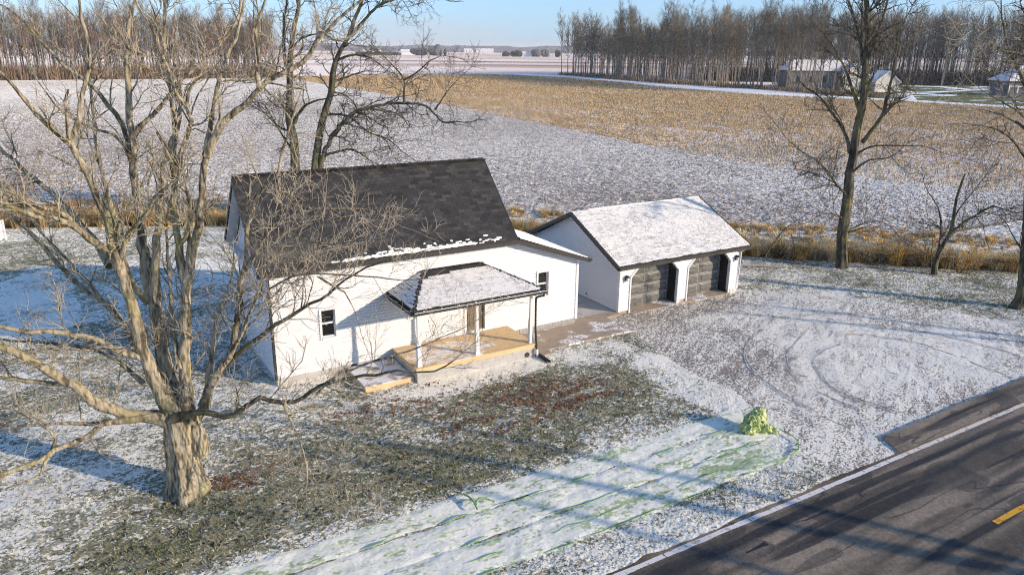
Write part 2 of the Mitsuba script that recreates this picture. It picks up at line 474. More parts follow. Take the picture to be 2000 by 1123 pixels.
def sheet(poly, z=0.0):
    out = []
    for g in getattr(poly, 'geoms', [poly]):
        if g.geom_type != 'Polygon' or g.area < 1e-3: continue
        v, f = trimesh.creation.triangulate_polygon(g, engine='earcut')
        m = soup(np.c_[v, np.full(len(v), z)], f)
        if m.face_normals[:, 2].mean() < 0: m.invert()
        out.append(m)
    return cat(out)


add('snowy_field', sheet(NEAR.difference(YARD)), 'm_field', kind='structure', label='wide snow dusted cropland behind the house')
add('stubble_field', sheet(GOLD.difference(YARD)), 'm_gold', kind='structure', label='golden stubble field in front of the woods')
add('snowy_verge', sheet(VERGE.difference(YARD), .02), 'm_snow_far', kind='structure', label='narrow white verge along the edge of the woods')
add('green_lawn', sheet(HOMES.difference(VERGE.union(GOLD)), .0), 'm_green_lawn', kind='structure', label='green lawn streaked with snow around the far houses')
BIG = sg.Point(0, 0).buffer(6000, 48)
add('far_land', sheet(BIG.difference(shapely.union_all([YARD, NEAR, GOLD, VERGE, HOMES, ROADP]))), 'm_far', kind='structure', label='pale snowy farmland reaching the horizon')
DRIVES = [[(174, 93), (202, 112), (236, 116.5), (262, 120), (262, 123.5), (235, 120), (200, 116), (174, 97)], [(255, 152), (259, 138), (246, 118), (250, 117), (265, 136), (262, 152)]]
for d in DRIVES:
    add('snowy_drive', sheet(sg.Polygon(d).intersection(HOMES), .04), 'm_snow_far', kind='structure', label='snow covered driveway between the far houses')

# road
add('road', sheet(sg.box(-2500, -22.2, 2500, -13.4), -.035), 'm_asphalt', kind='structure', label='dark worn asphalt road in the lower right corner')
RD = 'road'


def wavy_strip(x0, x1, y0, y1, z, step=.12, amp=.012, seed=0):
    x = np.arange(x0, x1 + step / 2, step)
    p = np.stack([x * 3, 0 * x, 0 * x], -1)
    a = y0 + amp * 2 * (meshkit.noise(p, seed) - .5)
    b = y1 + amp * 2 * (meshkit.noise(p + 50, seed) - .5)
    n = len(x)
    V = np.vstack([np.c_[x, a, 0 * x + z], np.c_[x, b, 0 * x + z]])
    k = np.arange(n - 1)
    F = np.vstack([np.c_[k, k + 1, n + k + 1], np.c_[k, n + k + 1, n + k]])
    return soup(V, F)


add('edge_line', wavy_strip(-60, 90, -14.09, -13.94, -.030, .15), 'm_white_paint', parent=RD)
for k in range(-3, 6):
    add('centre_dash', wavy_strip(1.1 + 12.2 * k, 4.15 + 12.2 * k, -17.35, -17.19, -.030, .15, seed=k + 9), 'm_yellow_paint', parent=RD)
add('edge_line', wavy_strip(-60, 90, -20.6, -20.45, -.030, .15, seed=4), 'm_white_paint', parent=RD)
apron = sg.Polygon([(2.55, -13.02), (2.15, -13.95), (16, -13.95), (16, -12.75), (11.2, -12.9), (9, -12.98), (7, -12.93), (5, -13.03)])
bx = np.array(apron.segmentize(.1).exterior.coords)[:-1]
bx[:, 1] += .12 * (meshkit.fbm(np.c_[bx * 1.5, 0 * bx[:, 0]], 4, 3) - .5) * (bx[:, 1] > -13.9)
ap = sheet(sg.Polygon(bx).buffer(0), 0)
vv = np.array(ap.vertices)
vv[:, 2] = .045
add('asphalt_apron', soup(vv, ap.faces), 'm_asphalt', kind='structure', label='bare asphalt patch between the driveway snow and the white road line')
# tar patches on the road
for (x0, x1, y0, y1) in [(-5.45, -4.75, -15.0, -14.86), (-1.3, -.45, -17.33, -17.12), (-3.4, -2.2, -14.75, -14.69)]:
    add('tar_patch', wavy_strip(x0, x1, y0, y1, -.031, .06, .06, seed=int(x0 * 7) % 50), 'm_black', parent=RD)

# tyre tracks: pressed ribbons of gravel in the driveway snow
def ribbon(pts, w, lift=.012, seed=0):
    c = np.array(pts, float)
    s = np.r_[0, np.cumsum(np.hypot(*np.diff(c, axis=0).T))]
    from scipy.interpolate import CubicSpline
    u = np.arange(0, s[-1], .09)
    xy = CubicSpline(s, c)(u)
    t = np.gradient(xy, axis=0)
    t /= np.linalg.norm(t, axis=1, keepdims=True)
    nrm = np.c_[-t[:, 1], t[:, 0]]
    jit = 1 + .7 * (meshkit.noise(np.c_[u * 5, 0 * u, 0 * u], seed) - .5)
    gap = meshkit.noise(np.c_[u * 1.1, 0 * u + 7, 0 * u], seed + 3)
    a, b = xy + nrm * (w / 2 * jit)[:, None], xy - nrm * (w / 2 * jit)[:, None]
    n = len(u)
    P = np.vstack([a, b])
    Z = height(P[:, 0], P[:, 1]) + lift
    k = np.arange(n - 1)
    k = k[gap[:-1] > .25]
    F = np.vstack([np.c_[k, k + 1, n + k + 1], np.c_[k, n + k + 1, n + k]])
    return soup(np.c_[P, Z], F)


def track_col(p, n, uv):
    v = noise(p.x * 16, p.y * 16, 1.)
    return mix((.30, .27, .23), (.70, .67, .58), smoothstep(.38, .62, v))


scene['m_track'] = two(princ(proc(track_col), .9, .1))
A1 = [(7.53, -5.92), (6.21, -6.56), (5.09, -7.22), (4.2, -8.13), (3.67, -8.99), (3.5, -10.2), (3.6, -11.6)]
A2 = [(8.34, -7.3), (6.76, -7.55), (5.57, -8.12), (4.81, -9.06), (4.23, -10.2), (4.34, -11.28), (4.6, -12.4)]
A3 = [(8.6, -6.4), (10.56, -7.6), (11.36, -9.68), (11.08, -11.98), (10.85, -12.8)]
A4 = [(9.2, -5.2), (12.0, -7.0), (13.2, -9.4), (13.4, -12.4)]
A5 = [(6.6, -4.6), (4.6, -5.6), (3.2, -7.0), (2.5, -8.6), (2.2, -10.4), (2.3, -12.2)]
A6 = [(8.0, -8.6), (6.9, -9.0), (6.2, -9.9), (6.0, -11.0), (6.3, -12.4)]
A7 = [(8.9, -9.5), (10.3, -10.2), (11.0, -11.2), (11.6, -12.6)]
A8 = [(7.5, -3.6), (10.5, -4.4), (13.6, -6.4), (15.0, -9.0), (15.4, -12.0)]
for k, a in enumerate((A1, A2, A3, A4, A5, A8)):
    a = np.array(a)
    for off in (0, .16):
        add('tyre_track', ribbon(a + [off, off * .4], .06, seed=k * 9 + int(off * 100)), 'm_track', parent=DRV)


# ------------------------------------------------------------------ blades: grass, stubble, reeds
def blades(P, H, W, lean, az, cols, seg=1, curl=.5):
    """P (n,3) roots, H heights, W widths, lean (tan), az; each blade a thin leaf of one or two triangles."""
    n = len(P)
    side = np.c_[-np.sin(az), np.cos(az), 0 * az]
    fwd = np.c_[np.cos(az), np.sin(az), 0 * az]
    tip = P + fwd * (lean * H)[:, None] + np.c_[0 * H, 0 * H, H]
    a, b = P - side * (W / 2)[:, None], P + side * (W / 2)[:, None]
    if seg == 1:
        V = np.stack([a, b, tip], 1).reshape(-1, 3)
        F = np.arange(3 * n).reshape(-1, 3)
        return soup(V, F), np.repeat(cols, 3, 0)
    mid = P + fwd * (lean * H * .3)[:, None] + np.c_[0 * H, 0 * H, H * .62]
    tip = P + fwd * (lean * H * (1 + curl))[:, None] + np.c_[0 * H, 0 * H, H * (1 - .25 * curl)]
    c, d = mid - side * (W * .4)[:, None], mid + side * (W * .4)[:, None]
    V = np.stack([a, b, c, d, tip], 1).reshape(-1, 3)
    k = np.arange(n)[:, None] * 5
    F = np.concatenate([k + [0, 1, 3], k + [0, 3, 2], k + [2, 3, 4]], 0)
    return soup(V, F), np.repeat(cols, 5, 0)


def palette(n, cols, weights):
    c = np.array(cols)[rng.choice(len(cols), n, p=np.array(weights) / sum(weights))]
    return c * rng.uniform(.75, 1.25, (n, 1))


HOUSE_FOOT = shapely.union_all([sg.box(-12.95, -.02, .1, 5.2), sg.box(-10.5, -2.4, -3.4, .1), sg.box(-3.6, -2, 2.7, 8), sg.box(2.5, 0, 10.3, 7.3)])
BLANKET = sg.box(-30, -12.46, -.1, -9.46)
N = 640000
u = rng.random((N, 2))
P = np.c_[-27 + 57 * u[:, 0], -13.7 + 24 * u[:, 1] ** 1.35]
cov = np.array(lawn_cover(mi.Float(P[:, 0]), mi.Float(P[:, 1])))
keep = (rng.random(N) > .05 + .92 * cov) & ~shapely.contains_xy(HOUSE_FOOT, P[:, 0], P[:, 1]) & ~shapely.contains_xy(BLANKET, P[:, 0], P[:, 1]) & ~shapely.contains_xy(DRIVE, P[:, 0], P[:, 1]) & (ditch_d(P[:, 0], P[:, 1]) < -3)
P = P[keep]
n = len(P)
P3 = np.c_[P, height(P[:, 0], P[:, 1]) - .01]
m, c = blades(P3, rng.uniform(.03, .085, n), rng.uniform(.012, .035, n), rng.uniform(.2, 1.2, n), rng.uniform(0, 6.28, n), palette(n, [(.11, .12, .05), (.19, .18, .08), (.30, .26, .16), (.06, .06, .03), (.44, .44, .35)], [5, 4, 4, 2, 2]))
add('grass', m, 'm_vcol', kind='stuff', color=c, label='short olive and straw grass blades standing out of the lawn snow', cat='grass')
print('grass', n)

# fallen leaves
L = 3600
ctr = np.array([(-5.5, -4.9, 3.6, 1.5), (-3.6, -6.0, 2.6, .7), (-10, -3.2, 2.6, 1.0), (-15.5, -5.6, 1.6, .8), (-8, -6.2, 2.5, .8)])
w = rng.choice(5, L, p=[.32, .22, .18, .12, .16])
P = ctr[w, :2] + rng.normal(size=(L, 2)) * ctr[w, 2:] * .55
patch = meshkit.fbm(np.c_[P[:, 0] * .9, P[:, 1] * 2.2, 0 * P[:, 0]], 3, 77)
ok = ~shapely.contains_xy(HOUSE_FOOT, P[:, 0], P[:, 1]) & (P[:, 1] > -9.1) & (patch > .46)
P = P[ok]
n = len(P)
P3 = np.c_[P, height(P[:, 0], P[:, 1]) + .012]
m, c = blades(P3, rng.uniform(.015, .05, n), rng.uniform(.05, .09, n), rng.uniform(1.2, 3, n), rng.uniform(0, 6.28, n), palette(n, [(.22, .09, .045), (.15, .06, .035), (.31, .18, .085)], [3, 3, 2]), seg=2, curl=.2)
add('fallen_leaves', m, 'm_vcol', kind='stuff', color=c, label='red brown fallen leaves lying on the front lawn', cat='leaves')

# stubble of the golden field
N = 330000
u = rng.random((N, 2))
P = np.c_[45 + 122 * u[:, 0], -13 + 300 * u[:, 1] ** 1.5]
P[:, 0] = np.round(P[:, 0] / .76) * .76 + rng.normal(size=N) * .09
ok = shapely.contains_xy(GOLD, P[:, 0], P[:, 1])
P = P[ok]
n = len(P)
dist = np.hypot(P[:, 0] - CAM[0], P[:, 1] - CAM[1])
P3 = np.c_[P, np.where(shapely.contains_xy(YARD, P[:, 0], P[:, 1]), height(P[:, 0], P[:, 1]), 0) - .02]
m, c = blades(P3, rng.uniform(.18, .55, n), rng.uniform(.025, .07, n) * (1 + dist / 200), rng.uniform(0, .9, n), rng.uniform(0, 6.28, n), palette(n, [(.56, .40, .20), (.45, .305, .145), (.27, .185, .10), (.60, .48, .30)], [4, 4, 2, 3]))
add('corn_stubble', m, 'm_vcol', kind='stuff', color=c, label='golden cut corn stalks standing in rows on the field', cat='stubble')
print('stubble', n)

# flattened crop litter on the near snowy field
N = 170000
u = rng.random((N, 2))
P = np.c_[-75 + 130 * u[:, 0], 2 + 150 * u[:, 1] ** 1.6]
ok = (ditch_d(P[:, 0], P[:, 1]) > 5) & shapely.contains_xy(NEAR, P[:, 0], P[:, 1])
P = P[ok]
n = len(P)
P3 = np.c_[P, np.where(shapely.contains_xy(YARD, P[:, 0], P[:, 1]), height(P[:, 0], P[:, 1]), 0) - .005]
m, c = blades(P3, rng.uniform(.05, .14, n), rng.uniform(.05, .12, n), rng.uniform(.5, 2.2, n), rng.uniform(0, 6.28, n), palette(n, [(.25, .19, .13), (.16, .13, .11), (.38, .29, .19), (.10, .09, .08)], [3, 3, 2, 2]))
add('crop_litter', m, 'm_vcol', kind='stuff', color=c, label='flattened grey brown crop litter poking through the field snow', cat='crop litter')

# tall dry grass of the ditch
def on_ditch(N, lo, hi):
    t = rng.random(N)
    k = rng.integers(1, len(DITCH) - 2, N)
    ab = DITCH[k + 1] - DITCH[k]
    nrm = np.c_[-ab[:, 1], ab[:, 0]] / np.linalg.norm(ab, axis=1)[:, None]
    return DITCH[k] + ab * t[:, None] + nrm * rng.uniform(lo, hi, N)[:, None]


TON = np.array([(.72, .45, .11), (.56, .39, .17), (.22, .135, .06), (.70, .58, .33), (.40, .31, .17)])
tuss = []
for (N, lo, hi, h0, h1, r0_, r1_, nb, w) in [(760, -3.3, -1.3, .75, 1.9, .22, .6, 105, (.34, .24, .16, .14, .12)), (620, -1.5, 1.6, .5, 1.5, .2, .5, 80, (.18, .26, .24, .18, .14)), (420, 1.2, 3.4, .2, .6, .15, .4, 45, (.08, .30, .12, .25, .25)), (420, 3.3, 5.3, .3, .75, .2, .5, 60, (.22, .34, .08, .24, .12))]:
    C = on_ditch(N, lo, hi)
    dC = ditch_d(C[:, 0], C[:, 1])
    ok = (dC > -3.4) & (dC < 5.6) & (C[:, 0] > -50) & (C[:, 0] < 60) & (C[:, 1] > -13)
    C = C[ok]
    n0 = len(C)
    Ht, Rd, tn, laz = rng.uniform(h0, h1, n0), rng.uniform(r0_, r1_, n0), rng.choice(5, n0, p=w), rng.uniform(0, 6.28, n0)
    for q in range(n0): tuss.append((C[q, 0], C[q, 1], Ht[q], Rd[q], tn[q], laz[q], nb))
tuss = np.array(tuss)
r = np.repeat(np.arange(len(tuss)), tuss[:, 6].astype(int))
n = len(r)
ra, pa = np.sqrt(rng.random(n)), rng.uniform(0, 6.28, n)
P = tuss[r, :2] + (tuss[r, 3] * .55 * ra)[:, None] * np.c_[np.cos(pa), np.sin(pa)]
H = tuss[r, 2] * rng.uniform(.55, 1.15, n) * (1 - .25 * ra)
az = np.where(rng.random(n) < .7, pa, tuss[r, 5]) + rng.normal(size=n) * .35
lean = .12 + .75 * ra * rng.uniform(.5, 1.3, n)
cols = TON[tuss[r, 4].astype(int)] * rng.uniform(.6, 1.3, (n, 1)) * rng.uniform(.8, 1.2, (len(tuss), 1))[r]
P3 = np.c_[P, height(P[:, 0], P[:, 1]) - .05]
m, c = blades(P3, H, rng.uniform(.014, .036, n), lean, az, cols, seg=2, curl=.7)
add('ditch_grass', m, 'm_vcol', kind='stuff', color=c, label='tall golden dry grass along the ditch behind the yard', cat='dry grass')
print('reeds', n)
# ------------------------------------------------------------------ building parts
def siding(parent, poly, O, U, N, exp=.118, mat='m_siding', z0=None):
    """Lap boards over a wall polygon in (u, z); each course is one board."""
    O, U, N = (np.asarray(v, float) for v in (O, U, N))
    u0, a, u1, b = poly.bounds
    z = a if z0 is None else z0
    while z < b - .01:
        band = poly.intersection(sg.box(u0 - 1, z + .028, u1 + 1, min(z + exp, b)))
        for g in getattr(band, 'geoms', [band]):
            if g.geom_type != 'Polygon' or g.area < 1e-4: continue
            ms = []
            v, f = trimesh.creation.triangulate_polygon(g, engine='earcut')
            off = .045 - .022 * (v[:, 1] - z) / exp
            V = O + v[:, :1] * U + np.c_[0 * off, 0 * off, v[:, 1]] + off[:, None] * N
            ms.append(soup(V, f))
            c = np.array(g.exterior.coords)
            for p, q in zip(c[:-1], c[1:]):
                if abs(p[1] - z - .028) < 1e-6 and abs(q[1] - z - .028) < 1e-6:
                    w = [O + s[0] * U + np.array([0, 0, s[1]]) + o * N for s, o in ((p, .045), (q, .045), (q, 0), (p, 0))]
                    ms.append(soup(w, [[0, 1, 2], [0, 2, 3]]))
            add('siding_board', cat(ms), mat, parent=parent)
        z += exp


TONES = [(.036, .036, .037), (.049, .048, .048), (.027, .027, .028), (.062, .060, .058), (.042, .041, .043)]
TAB = {}


def tab_ply(w, e, k):
    key = (round(w, 3), round(e, 3), k)
    if key not in TAB:
        V = [(0, 0, .014), (w, 0, .014), (w, e, .003), (0, e, .003), (0, 0, -.004), (w, 0, -.004), (w, e, -.004), (0, e, -.004)]
        F = [(0, 1, 2), (0, 2, 3), (0, 4, 5), (0, 5, 1), (1, 5, 6), (1, 6, 2), (3, 7, 4), (3, 4, 0)]
        TAB[key] = mikit.ply(soup(V, F), 'm_shingle', color=np.tile(TONES[k], (8, 1)))
    return TAB[key]


def shingles(parent, O, U, Vd, face, w=.30, e=.14, limit=300, seed=1):
    """Rows of shingle tabs on the polygon face (in u along the eave, v up the slope); the first 'limit' from the eave are single parts."""
    r = np.random.default_rng(seed)
    O, U, Vd = (np.asarray(v, float) for v in (O, U, Vd))
    Nn = np.cross(U, Vd)
    u0, v0, u1, v1 = face.bounds
    rest, cols, k, row = [], [], 0, 0
    v = v0
    while v < v1 - .02:
        u = u0 - (w / 2 if row % 2 else 0) - r.uniform(0, .04)
        while u < u1:
            piece = sg.box(max(u, u0), v, min(u + w, u1), min(v + e, v1))
            if piece.intersection(face).area > .55 * piece.area and piece.area > .004:
                a, b, c2, d = piece.bounds
                tone = int(r.choice(5, p=[.3, .25, .2, .1, .15]))
                lift = r.uniform(0, .003)
                Mx = np.eye(4)
                Mx[:3, 0], Mx[:3, 1], Mx[:3, 2] = U, Vd, Nn
                Mx[:3, 3] = O + a * U + b * Vd + lift * Nn
                if k < limit:
                    add('shingle', tab_ply(max(c2 - a - .009, .03), d - b, tone), None, parent=parent, to=Mx)
                else:
                    ww, ee = max(c2 - a - .009, .03), d - b
                    P = np.array([(0, 0, .014), (ww, 0, .014), (ww, ee, .003), (0, ee, .003), (0, 0, -.004), (ww, 0, -.004), (ww, ee, -.004), (0, ee, -.004)])
                    rest.append(P @ Mx[:3, :3].T + Mx[:3, 3])
                    cols.append(np.tile(TONES[tone], (8, 1)))
                k += 1
            u += w
        v += e
        row += 1
    if rest:
        F0 = np.array([(0, 1, 2), (0, 2, 3), (0, 4, 5), (0, 5, 1), (1, 5, 6), (1, 6, 2), (3, 7, 4), (3, 4, 0)])
        F = (F0[None] + 8 * np.arange(len(rest))[:, None, None]).reshape(-1, 3)
        add('shingle_rows', soup(np.vstack(rest), F), 'm_shingle', parent=parent, kind='stuff', color=np.vstack(cols))


def ridge_caps(parent, A, B, w=.17, side=None, step=.22, seed=2, droop=.05):
    """Bent cap shingles along a ridge or hip from A to B."""
    A, B = np.asarray(A, float), np.asarray(B, float)
    L = np.linalg.norm(B - A)
    t = (B - A) / L
    s = np.cross(t, [0, 0, 1.0]) if side is None else np.asarray(side, float)
    s = s / np.linalg.norm(s)
    n = np.cross(s, t)
    r = np.random.default_rng(seed)
    Vs, Fs, Cs = [], [], []
    for k, a in enumerate(np.arange(0, L - .05, step)):
        b = min(a + step, L)
        P0, P1 = A + a * t, A + b * t
        V = [P0 - w * s - droop * n + .022 * n, P0 + .03 * n, P0 + w * s - droop * n + .022 * n, P1 - w * s - droop * n + .01 * n, P1 + .015 * n, P1 + w * s - droop * n + .01 * n, P0 - w * s - (droop + .02) * n, P0, P0 + w * s - (droop + .02) * n]
        Fs.append(np.array([(0, 1, 4), (0, 4, 3), (1, 2, 5), (1, 5, 4), (6, 7, 1), (6, 1, 0), (7, 8, 2), (7, 2, 1)]) + 9 * k)
        Vs += V
        Cs += [TONES[int(r.integers(5))]] * 9
    add('ridge_cap', soup(np.array(Vs), np.vstack(Fs)), 'm_shingle', parent=parent, color=np.array(Cs))


def snow_rows(parent, O, U, Vd, face, w=.30, e=.14, seed=3, bare=lambda u, v: .45, thick=.022, cell=.075):
    """Thin snow lying on the shingle rows; where a row's lower lip is bare the dark butt shows as a dash."""
    r = np.random.default_rng(seed)
    O, U, Vd = (np.asarray(v, float) for v in (O, U, Vd))
    Nn = np.cross(U, Vd)
    u0, v0, u1, v1 = face.bounds
    Vs, Fs, at, row, v = [], [], 0, 0, v0
    while v < v1 - .02:
        us = np.arange(u0, u1 + 1e-6, cell)
        start = u0 - (w / 2 if row % 2 else 0)
        tabs = np.floor((us - start) / w).astype(int)
        open_ = r.random(tabs.max() + 2) < np.array([bare(u0 + (i + .5) * w, v) for i in range(tabs.max() + 2)])
        lo = np.where(open_[tabs], .028 + .022 * meshkit.noise(np.c_[us * 7, 0 * us + v * 9, 0 * us], seed), -.006 + .02 * meshkit.noise(np.c_[us * 5, 0 * us + v * 9, 0 * us], seed + 1))
        for i in range(len(us) - 1):
            q = sg.Point((us[i] + us[i + 1]) / 2, v + e / 2)
            if not face.contains(q): continue
            a, b = v + lo[i], v + e
            h0, h1 = .014 + thick, .004 + thick
            P = np.array([(us[i], a, h0), (us[i + 1], a, h0), (us[i + 1], b, h1), (us[i], b, h1), (us[i], a - .004, .012), (us[i + 1], a - .004, .012)])
            Vs.append(O + P[:, :1] * U + P[:, 1:2] * Vd + P[:, 2:] * Nn)
            Fs.append(np.array([(0, 1, 2), (0, 2, 3), (4, 5, 1), (4, 1, 0)]) + at)
            at += 6
        v += e
        row += 1
    add('snow', soup(np.vstack(Vs), np.vstack(Fs)), 'm_roof_snow', parent=parent, kind='stuff')


def frame_boxes(x0, x1, z0, z1, y0, y1, w, sill=.0):
    return cat([box(x0 - w, x0, y0, y1, z0 - w, z1 + w), box(x1, x1 + w, y0, y1, z0 - w, z1 + w), box(x0, x1, y0, y1, z1, z1 + w), box(x0, x1, y0 - sill, y1, z0 - w, z0)])


def window(parent, x0, x1, z0, z1, y=0.0, rail=True, label=None):
    w = add('window', frame_boxes(x0, x1, z0, z1, y - .062, y + .02, .075, .03), 'm_trim', parent=parent, label=label)
    add('reveal', frame_boxes(x0 + .03, x1 - .03, z0 + .03, z1 - .03, y + .021, y + .11, .03), 'm_trim', parent=w)
    add('pane', soup([(x0, y + .07, z0), (x1, y + .07, z0), (x1, y + .07, z1), (x0, y + .07, z1)], [(0, 1, 2), (0, 2, 3)]), 'm_glass', parent=w)
    if rail:
        zm = (z0 + z1) / 2
        add('meeting_rail', box(x0, x1, y + .03, y + .09, zm - .03, zm + .03), 'm_trim', parent=w)
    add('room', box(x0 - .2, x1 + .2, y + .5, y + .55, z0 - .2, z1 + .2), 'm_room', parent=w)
    return w


# ------------------------------------------------------------------ the house
H = thing('house', 'white sided farmhouse with steep black shingle roof and small front porch', 'house')
XL, XR, XM, YB = -12.9, .06, -3.1, 4.7
# front wall with the sloping top of its right wing
opens = [sg.box(-11.21, 1.47, -10.64, 2.56), sg.box(-2.01, 1.58, -1.43, 2.67), sg.box(-7.85, 1.66, -6.15, 2.52), sg.box(-5.42, .62, -4.43, 2.68)]
front = sg.Polygon([(XL, .25), (XR, .31), (XR, 3.02), (-3.0, 4.12), (XL, 4.12)]).difference(shapely.union_all(opens))
W = tag(newkey(H + '__wall'), 'white clapboard front wall of the house')
v, f = trimesh.creation.triangulate_polygon(front, engine='earcut')
scene[W] = mikit.ply(soup(np.c_[v[:, 0], 0 * v[:, 0] + .012, v[:, 1]], f), 'm_siding')
siding(W, front, (0, 0, 0), (1, 0, 0), (0, -1, 0))
gable = sg.Polygon([(-YB, .25), (0, .25), (0, 4.15), (-2.35, 6.62), (-YB, 4.15)])
W2 = newkey(H + '__wall')
v, f = trimesh.creation.triangulate_polygon(gable, engine='earcut')
scene[W2] = mikit.ply(soup(np.c_[0 * v[:, 0] + XL + .012, -v[:, 0], v[:, 1]], f), 'm_siding')
siding(W2, gable, (XL, 0, 0), (0, -1, 0), (-1, 0, 0))
add('wall', cat([box(XL + .03, XM - .2, YB - .05, YB, -.2, 4.1), prism([(XM - .2, YB - .05, -.2), (XR - .02, YB - .05, -.2), (XR - .02, YB - .05, 3.0), (XM - .2, YB - .05, 4.05)], (0, .05, 0)), box(XR - .06, XR, .02, YB, .28, 3.0),
                 prism([(XM - .25, .02, 2.5), (XM - .25, YB, 2.5), (XM - .25, YB, 4.1), (XM - .25, 2.35, 6.5), (XM - .25, .02, 4.1)], (.05, 0, 0))]), 'm_siding', parent=H)
add('corner_trim', cat([box(XR - .09, XR + .03, -.052, .0, .29, 3.0), box(XR + .0, XR + .03, 0, .1, .29, 3.0)]), 'm_trim', parent=H)
add('corner_trim', cat([box(XL - .05, XL + .03, -.05, .0, .22, 4.1), box(XL - .05, XL, 0, .07, .22, 4.1)]), 'm_dark_metal', parent=H, label='dark strip on the left front corner of the house')
add('corner_trim', box(XL - .05, XL, YB - .06, YB + .03, .22, 4.1), 'm_dark_metal', parent=H)
# foundation of split blocks
FD = add('foundation', cat([box(XL + .02, XR - .02, .012, .3, -.4, .30), box(XL + .012, XL + .3, .3, YB - .1, -.4, .26), box(XR - .3, XR - .03, .3, YB, -.4, .3)]), 'm_concrete', parent=H)
r = np.random.default_rng(5)
for row, (z0, z1) in enumerate([(-.06, .115), (.125, .295)]):
    x = -3.45
    while x < XR - .04:
        w_ = min(r.uniform(.085, .13), XR - .02 - x)
        o = r.uniform(.012, .028)
        b = box(x, x + w_ - .012, -o, .014, z0, z1 - r.uniform(.0, .012))
        add('block', b, 'm_stone', parent=FD)
        x += w_
add('vent', box(-10.12, -9.93, -.05, .02, .02, .22), 'm_black', parent=H, label='small dark vent at the foot of the front wall')

# main roof
EZ, EY, RY, RZ, RXL, RXR = 4.31, -.4, 2.35, 7.06, -13.3, -3.22
sl = np.array([0, RY - EY, RZ - EZ])
SL = np.linalg.norm(sl)
VD = sl / SL
NN = np.cross([1, 0, 0], VD)
RF = add('roof', cat([prism([(RXL, EY, EZ), (RXR, EY, EZ), (RXR, RY, RZ), (RXL, RY, RZ)], (0, 0, -.16)),
                      prism([(RXL, RY + .002, RZ), (RXR, RY + .002, RZ), (RXR, 2 * RY - EY, EZ), (RXL, 2 * RY - EY, EZ)], (0, 0, -.16))]), 'm_black', parent=H, label='steep black shingle roof of the house')
shingles(RF, (RXL, EY, EZ), (1, 0, 0), VD, sg.box(0, 0, RXR - RXL, SL), w=.31, e=.15, seed=11)
ridge_caps(RF, (RXL, RY, RZ + .0), (RXR, RY, RZ + .0), w=.16, side=(0, 1, 0), droop=.13)
add('fascia', box(RXL + .01, RXR - .01, EY - .03, EY + .01, EZ - .21, EZ - .012), 'm_dark_metal', parent=H)
add('gutter', cat([box(RXL + .02, RXR - .0, EY - .13, EY - .031, EZ - .15, EZ - .13), box(RXL + .02, RXR, EY - .14, EY - .125, EZ - .15, EZ - .035)]), 'm_dark_metal', parent=H)
for s_, xx in ((-1, RXL), (1, RXR)):
    add('rake_board', cat([prism([(xx, EY, EZ - .18), (xx, EY, EZ + .01), (xx, RY, RZ + .01), (xx, RY, RZ - .18)], (s_ * .03, 0, 0)),
                           prism([(xx, RY, RZ - .18), (xx, RY, RZ + .01), (xx, 2 * RY - EY, EZ + .01), (xx, 2 * RY - EY, EZ - .18)], (s_ * .03, 0, 0))]), 'm_dark_metal', parent=H)
add('soffit', cat([box(RXL + .03, RXR - .03, EY + .011, -.03, EZ - .2, EZ - .17), box(RXL + .03, XL, EY + .1, 5.0, EZ - .2, EZ - .17)]), 'm_soffit', parent=H)
for s_ in (-1, 1):
    ya, yb = (EY + .03, RY) if s_ < 0 else (2 * RY - EY - .03, RY)
    for (xa, xb) in ((RXL + .02, XL), (XM - .2, RXR - .02)):
        pts = [(xa, ya, EZ - .17 + .03), (xb, ya, EZ - .17 + .03), (xb, yb, RZ - .165), (xa, yb, RZ - .165)]
        add('soffit', prism(pts, (0, 0, -.02)), 'm_soffit', parent=H)
# snow left along the eave
r = np.random.default_rng(21)
ms = []
for k in range(260):
    a = r.beta(2.2, 1.6) * 7.2
    x = RXR - .3 - a
    d = abs(r.normal(0, .13)) + .03
    if r.random() < .5: d = r.uniform(.03, .12)
    s_ = trimesh.creation.icosphere(subdivisions=1, radius=1)
    s_.apply_scale((r.uniform(.03, .13), r.uniform(.02, .05), r.uniform(.012, .025)))
    c_ = np.array([x, EY, EZ]) + d * VD + .012 * NN
    Mx = np.eye(4)
    Mx[:3, 1], Mx[:3, 2], Mx[:3, 3] = VD, NN, c_
    s_.apply_transform(Mx)
    ms.append(s_)
for k in range(60):
    x = r.uniform(-8.6, -5.2)
    s_ = trimesh.creation.icosphere(subdivisions=1, radius=1)
    s_.apply_scale((r.uniform(.12, .3), r.uniform(.03, .055), .02))
    Mx = np.eye(4)
    Mx[:3, 1], Mx[:3, 2], Mx[:3, 3] = VD, NN, np.array([x, EY, EZ]) + r.uniform(.05, .1) * VD + .012 * NN
    s_.apply_transform(Mx)
    ms.append(s_)
add('snow', cat(ms), 'm_snow', parent=RF, kind='stuff', smooth=True)

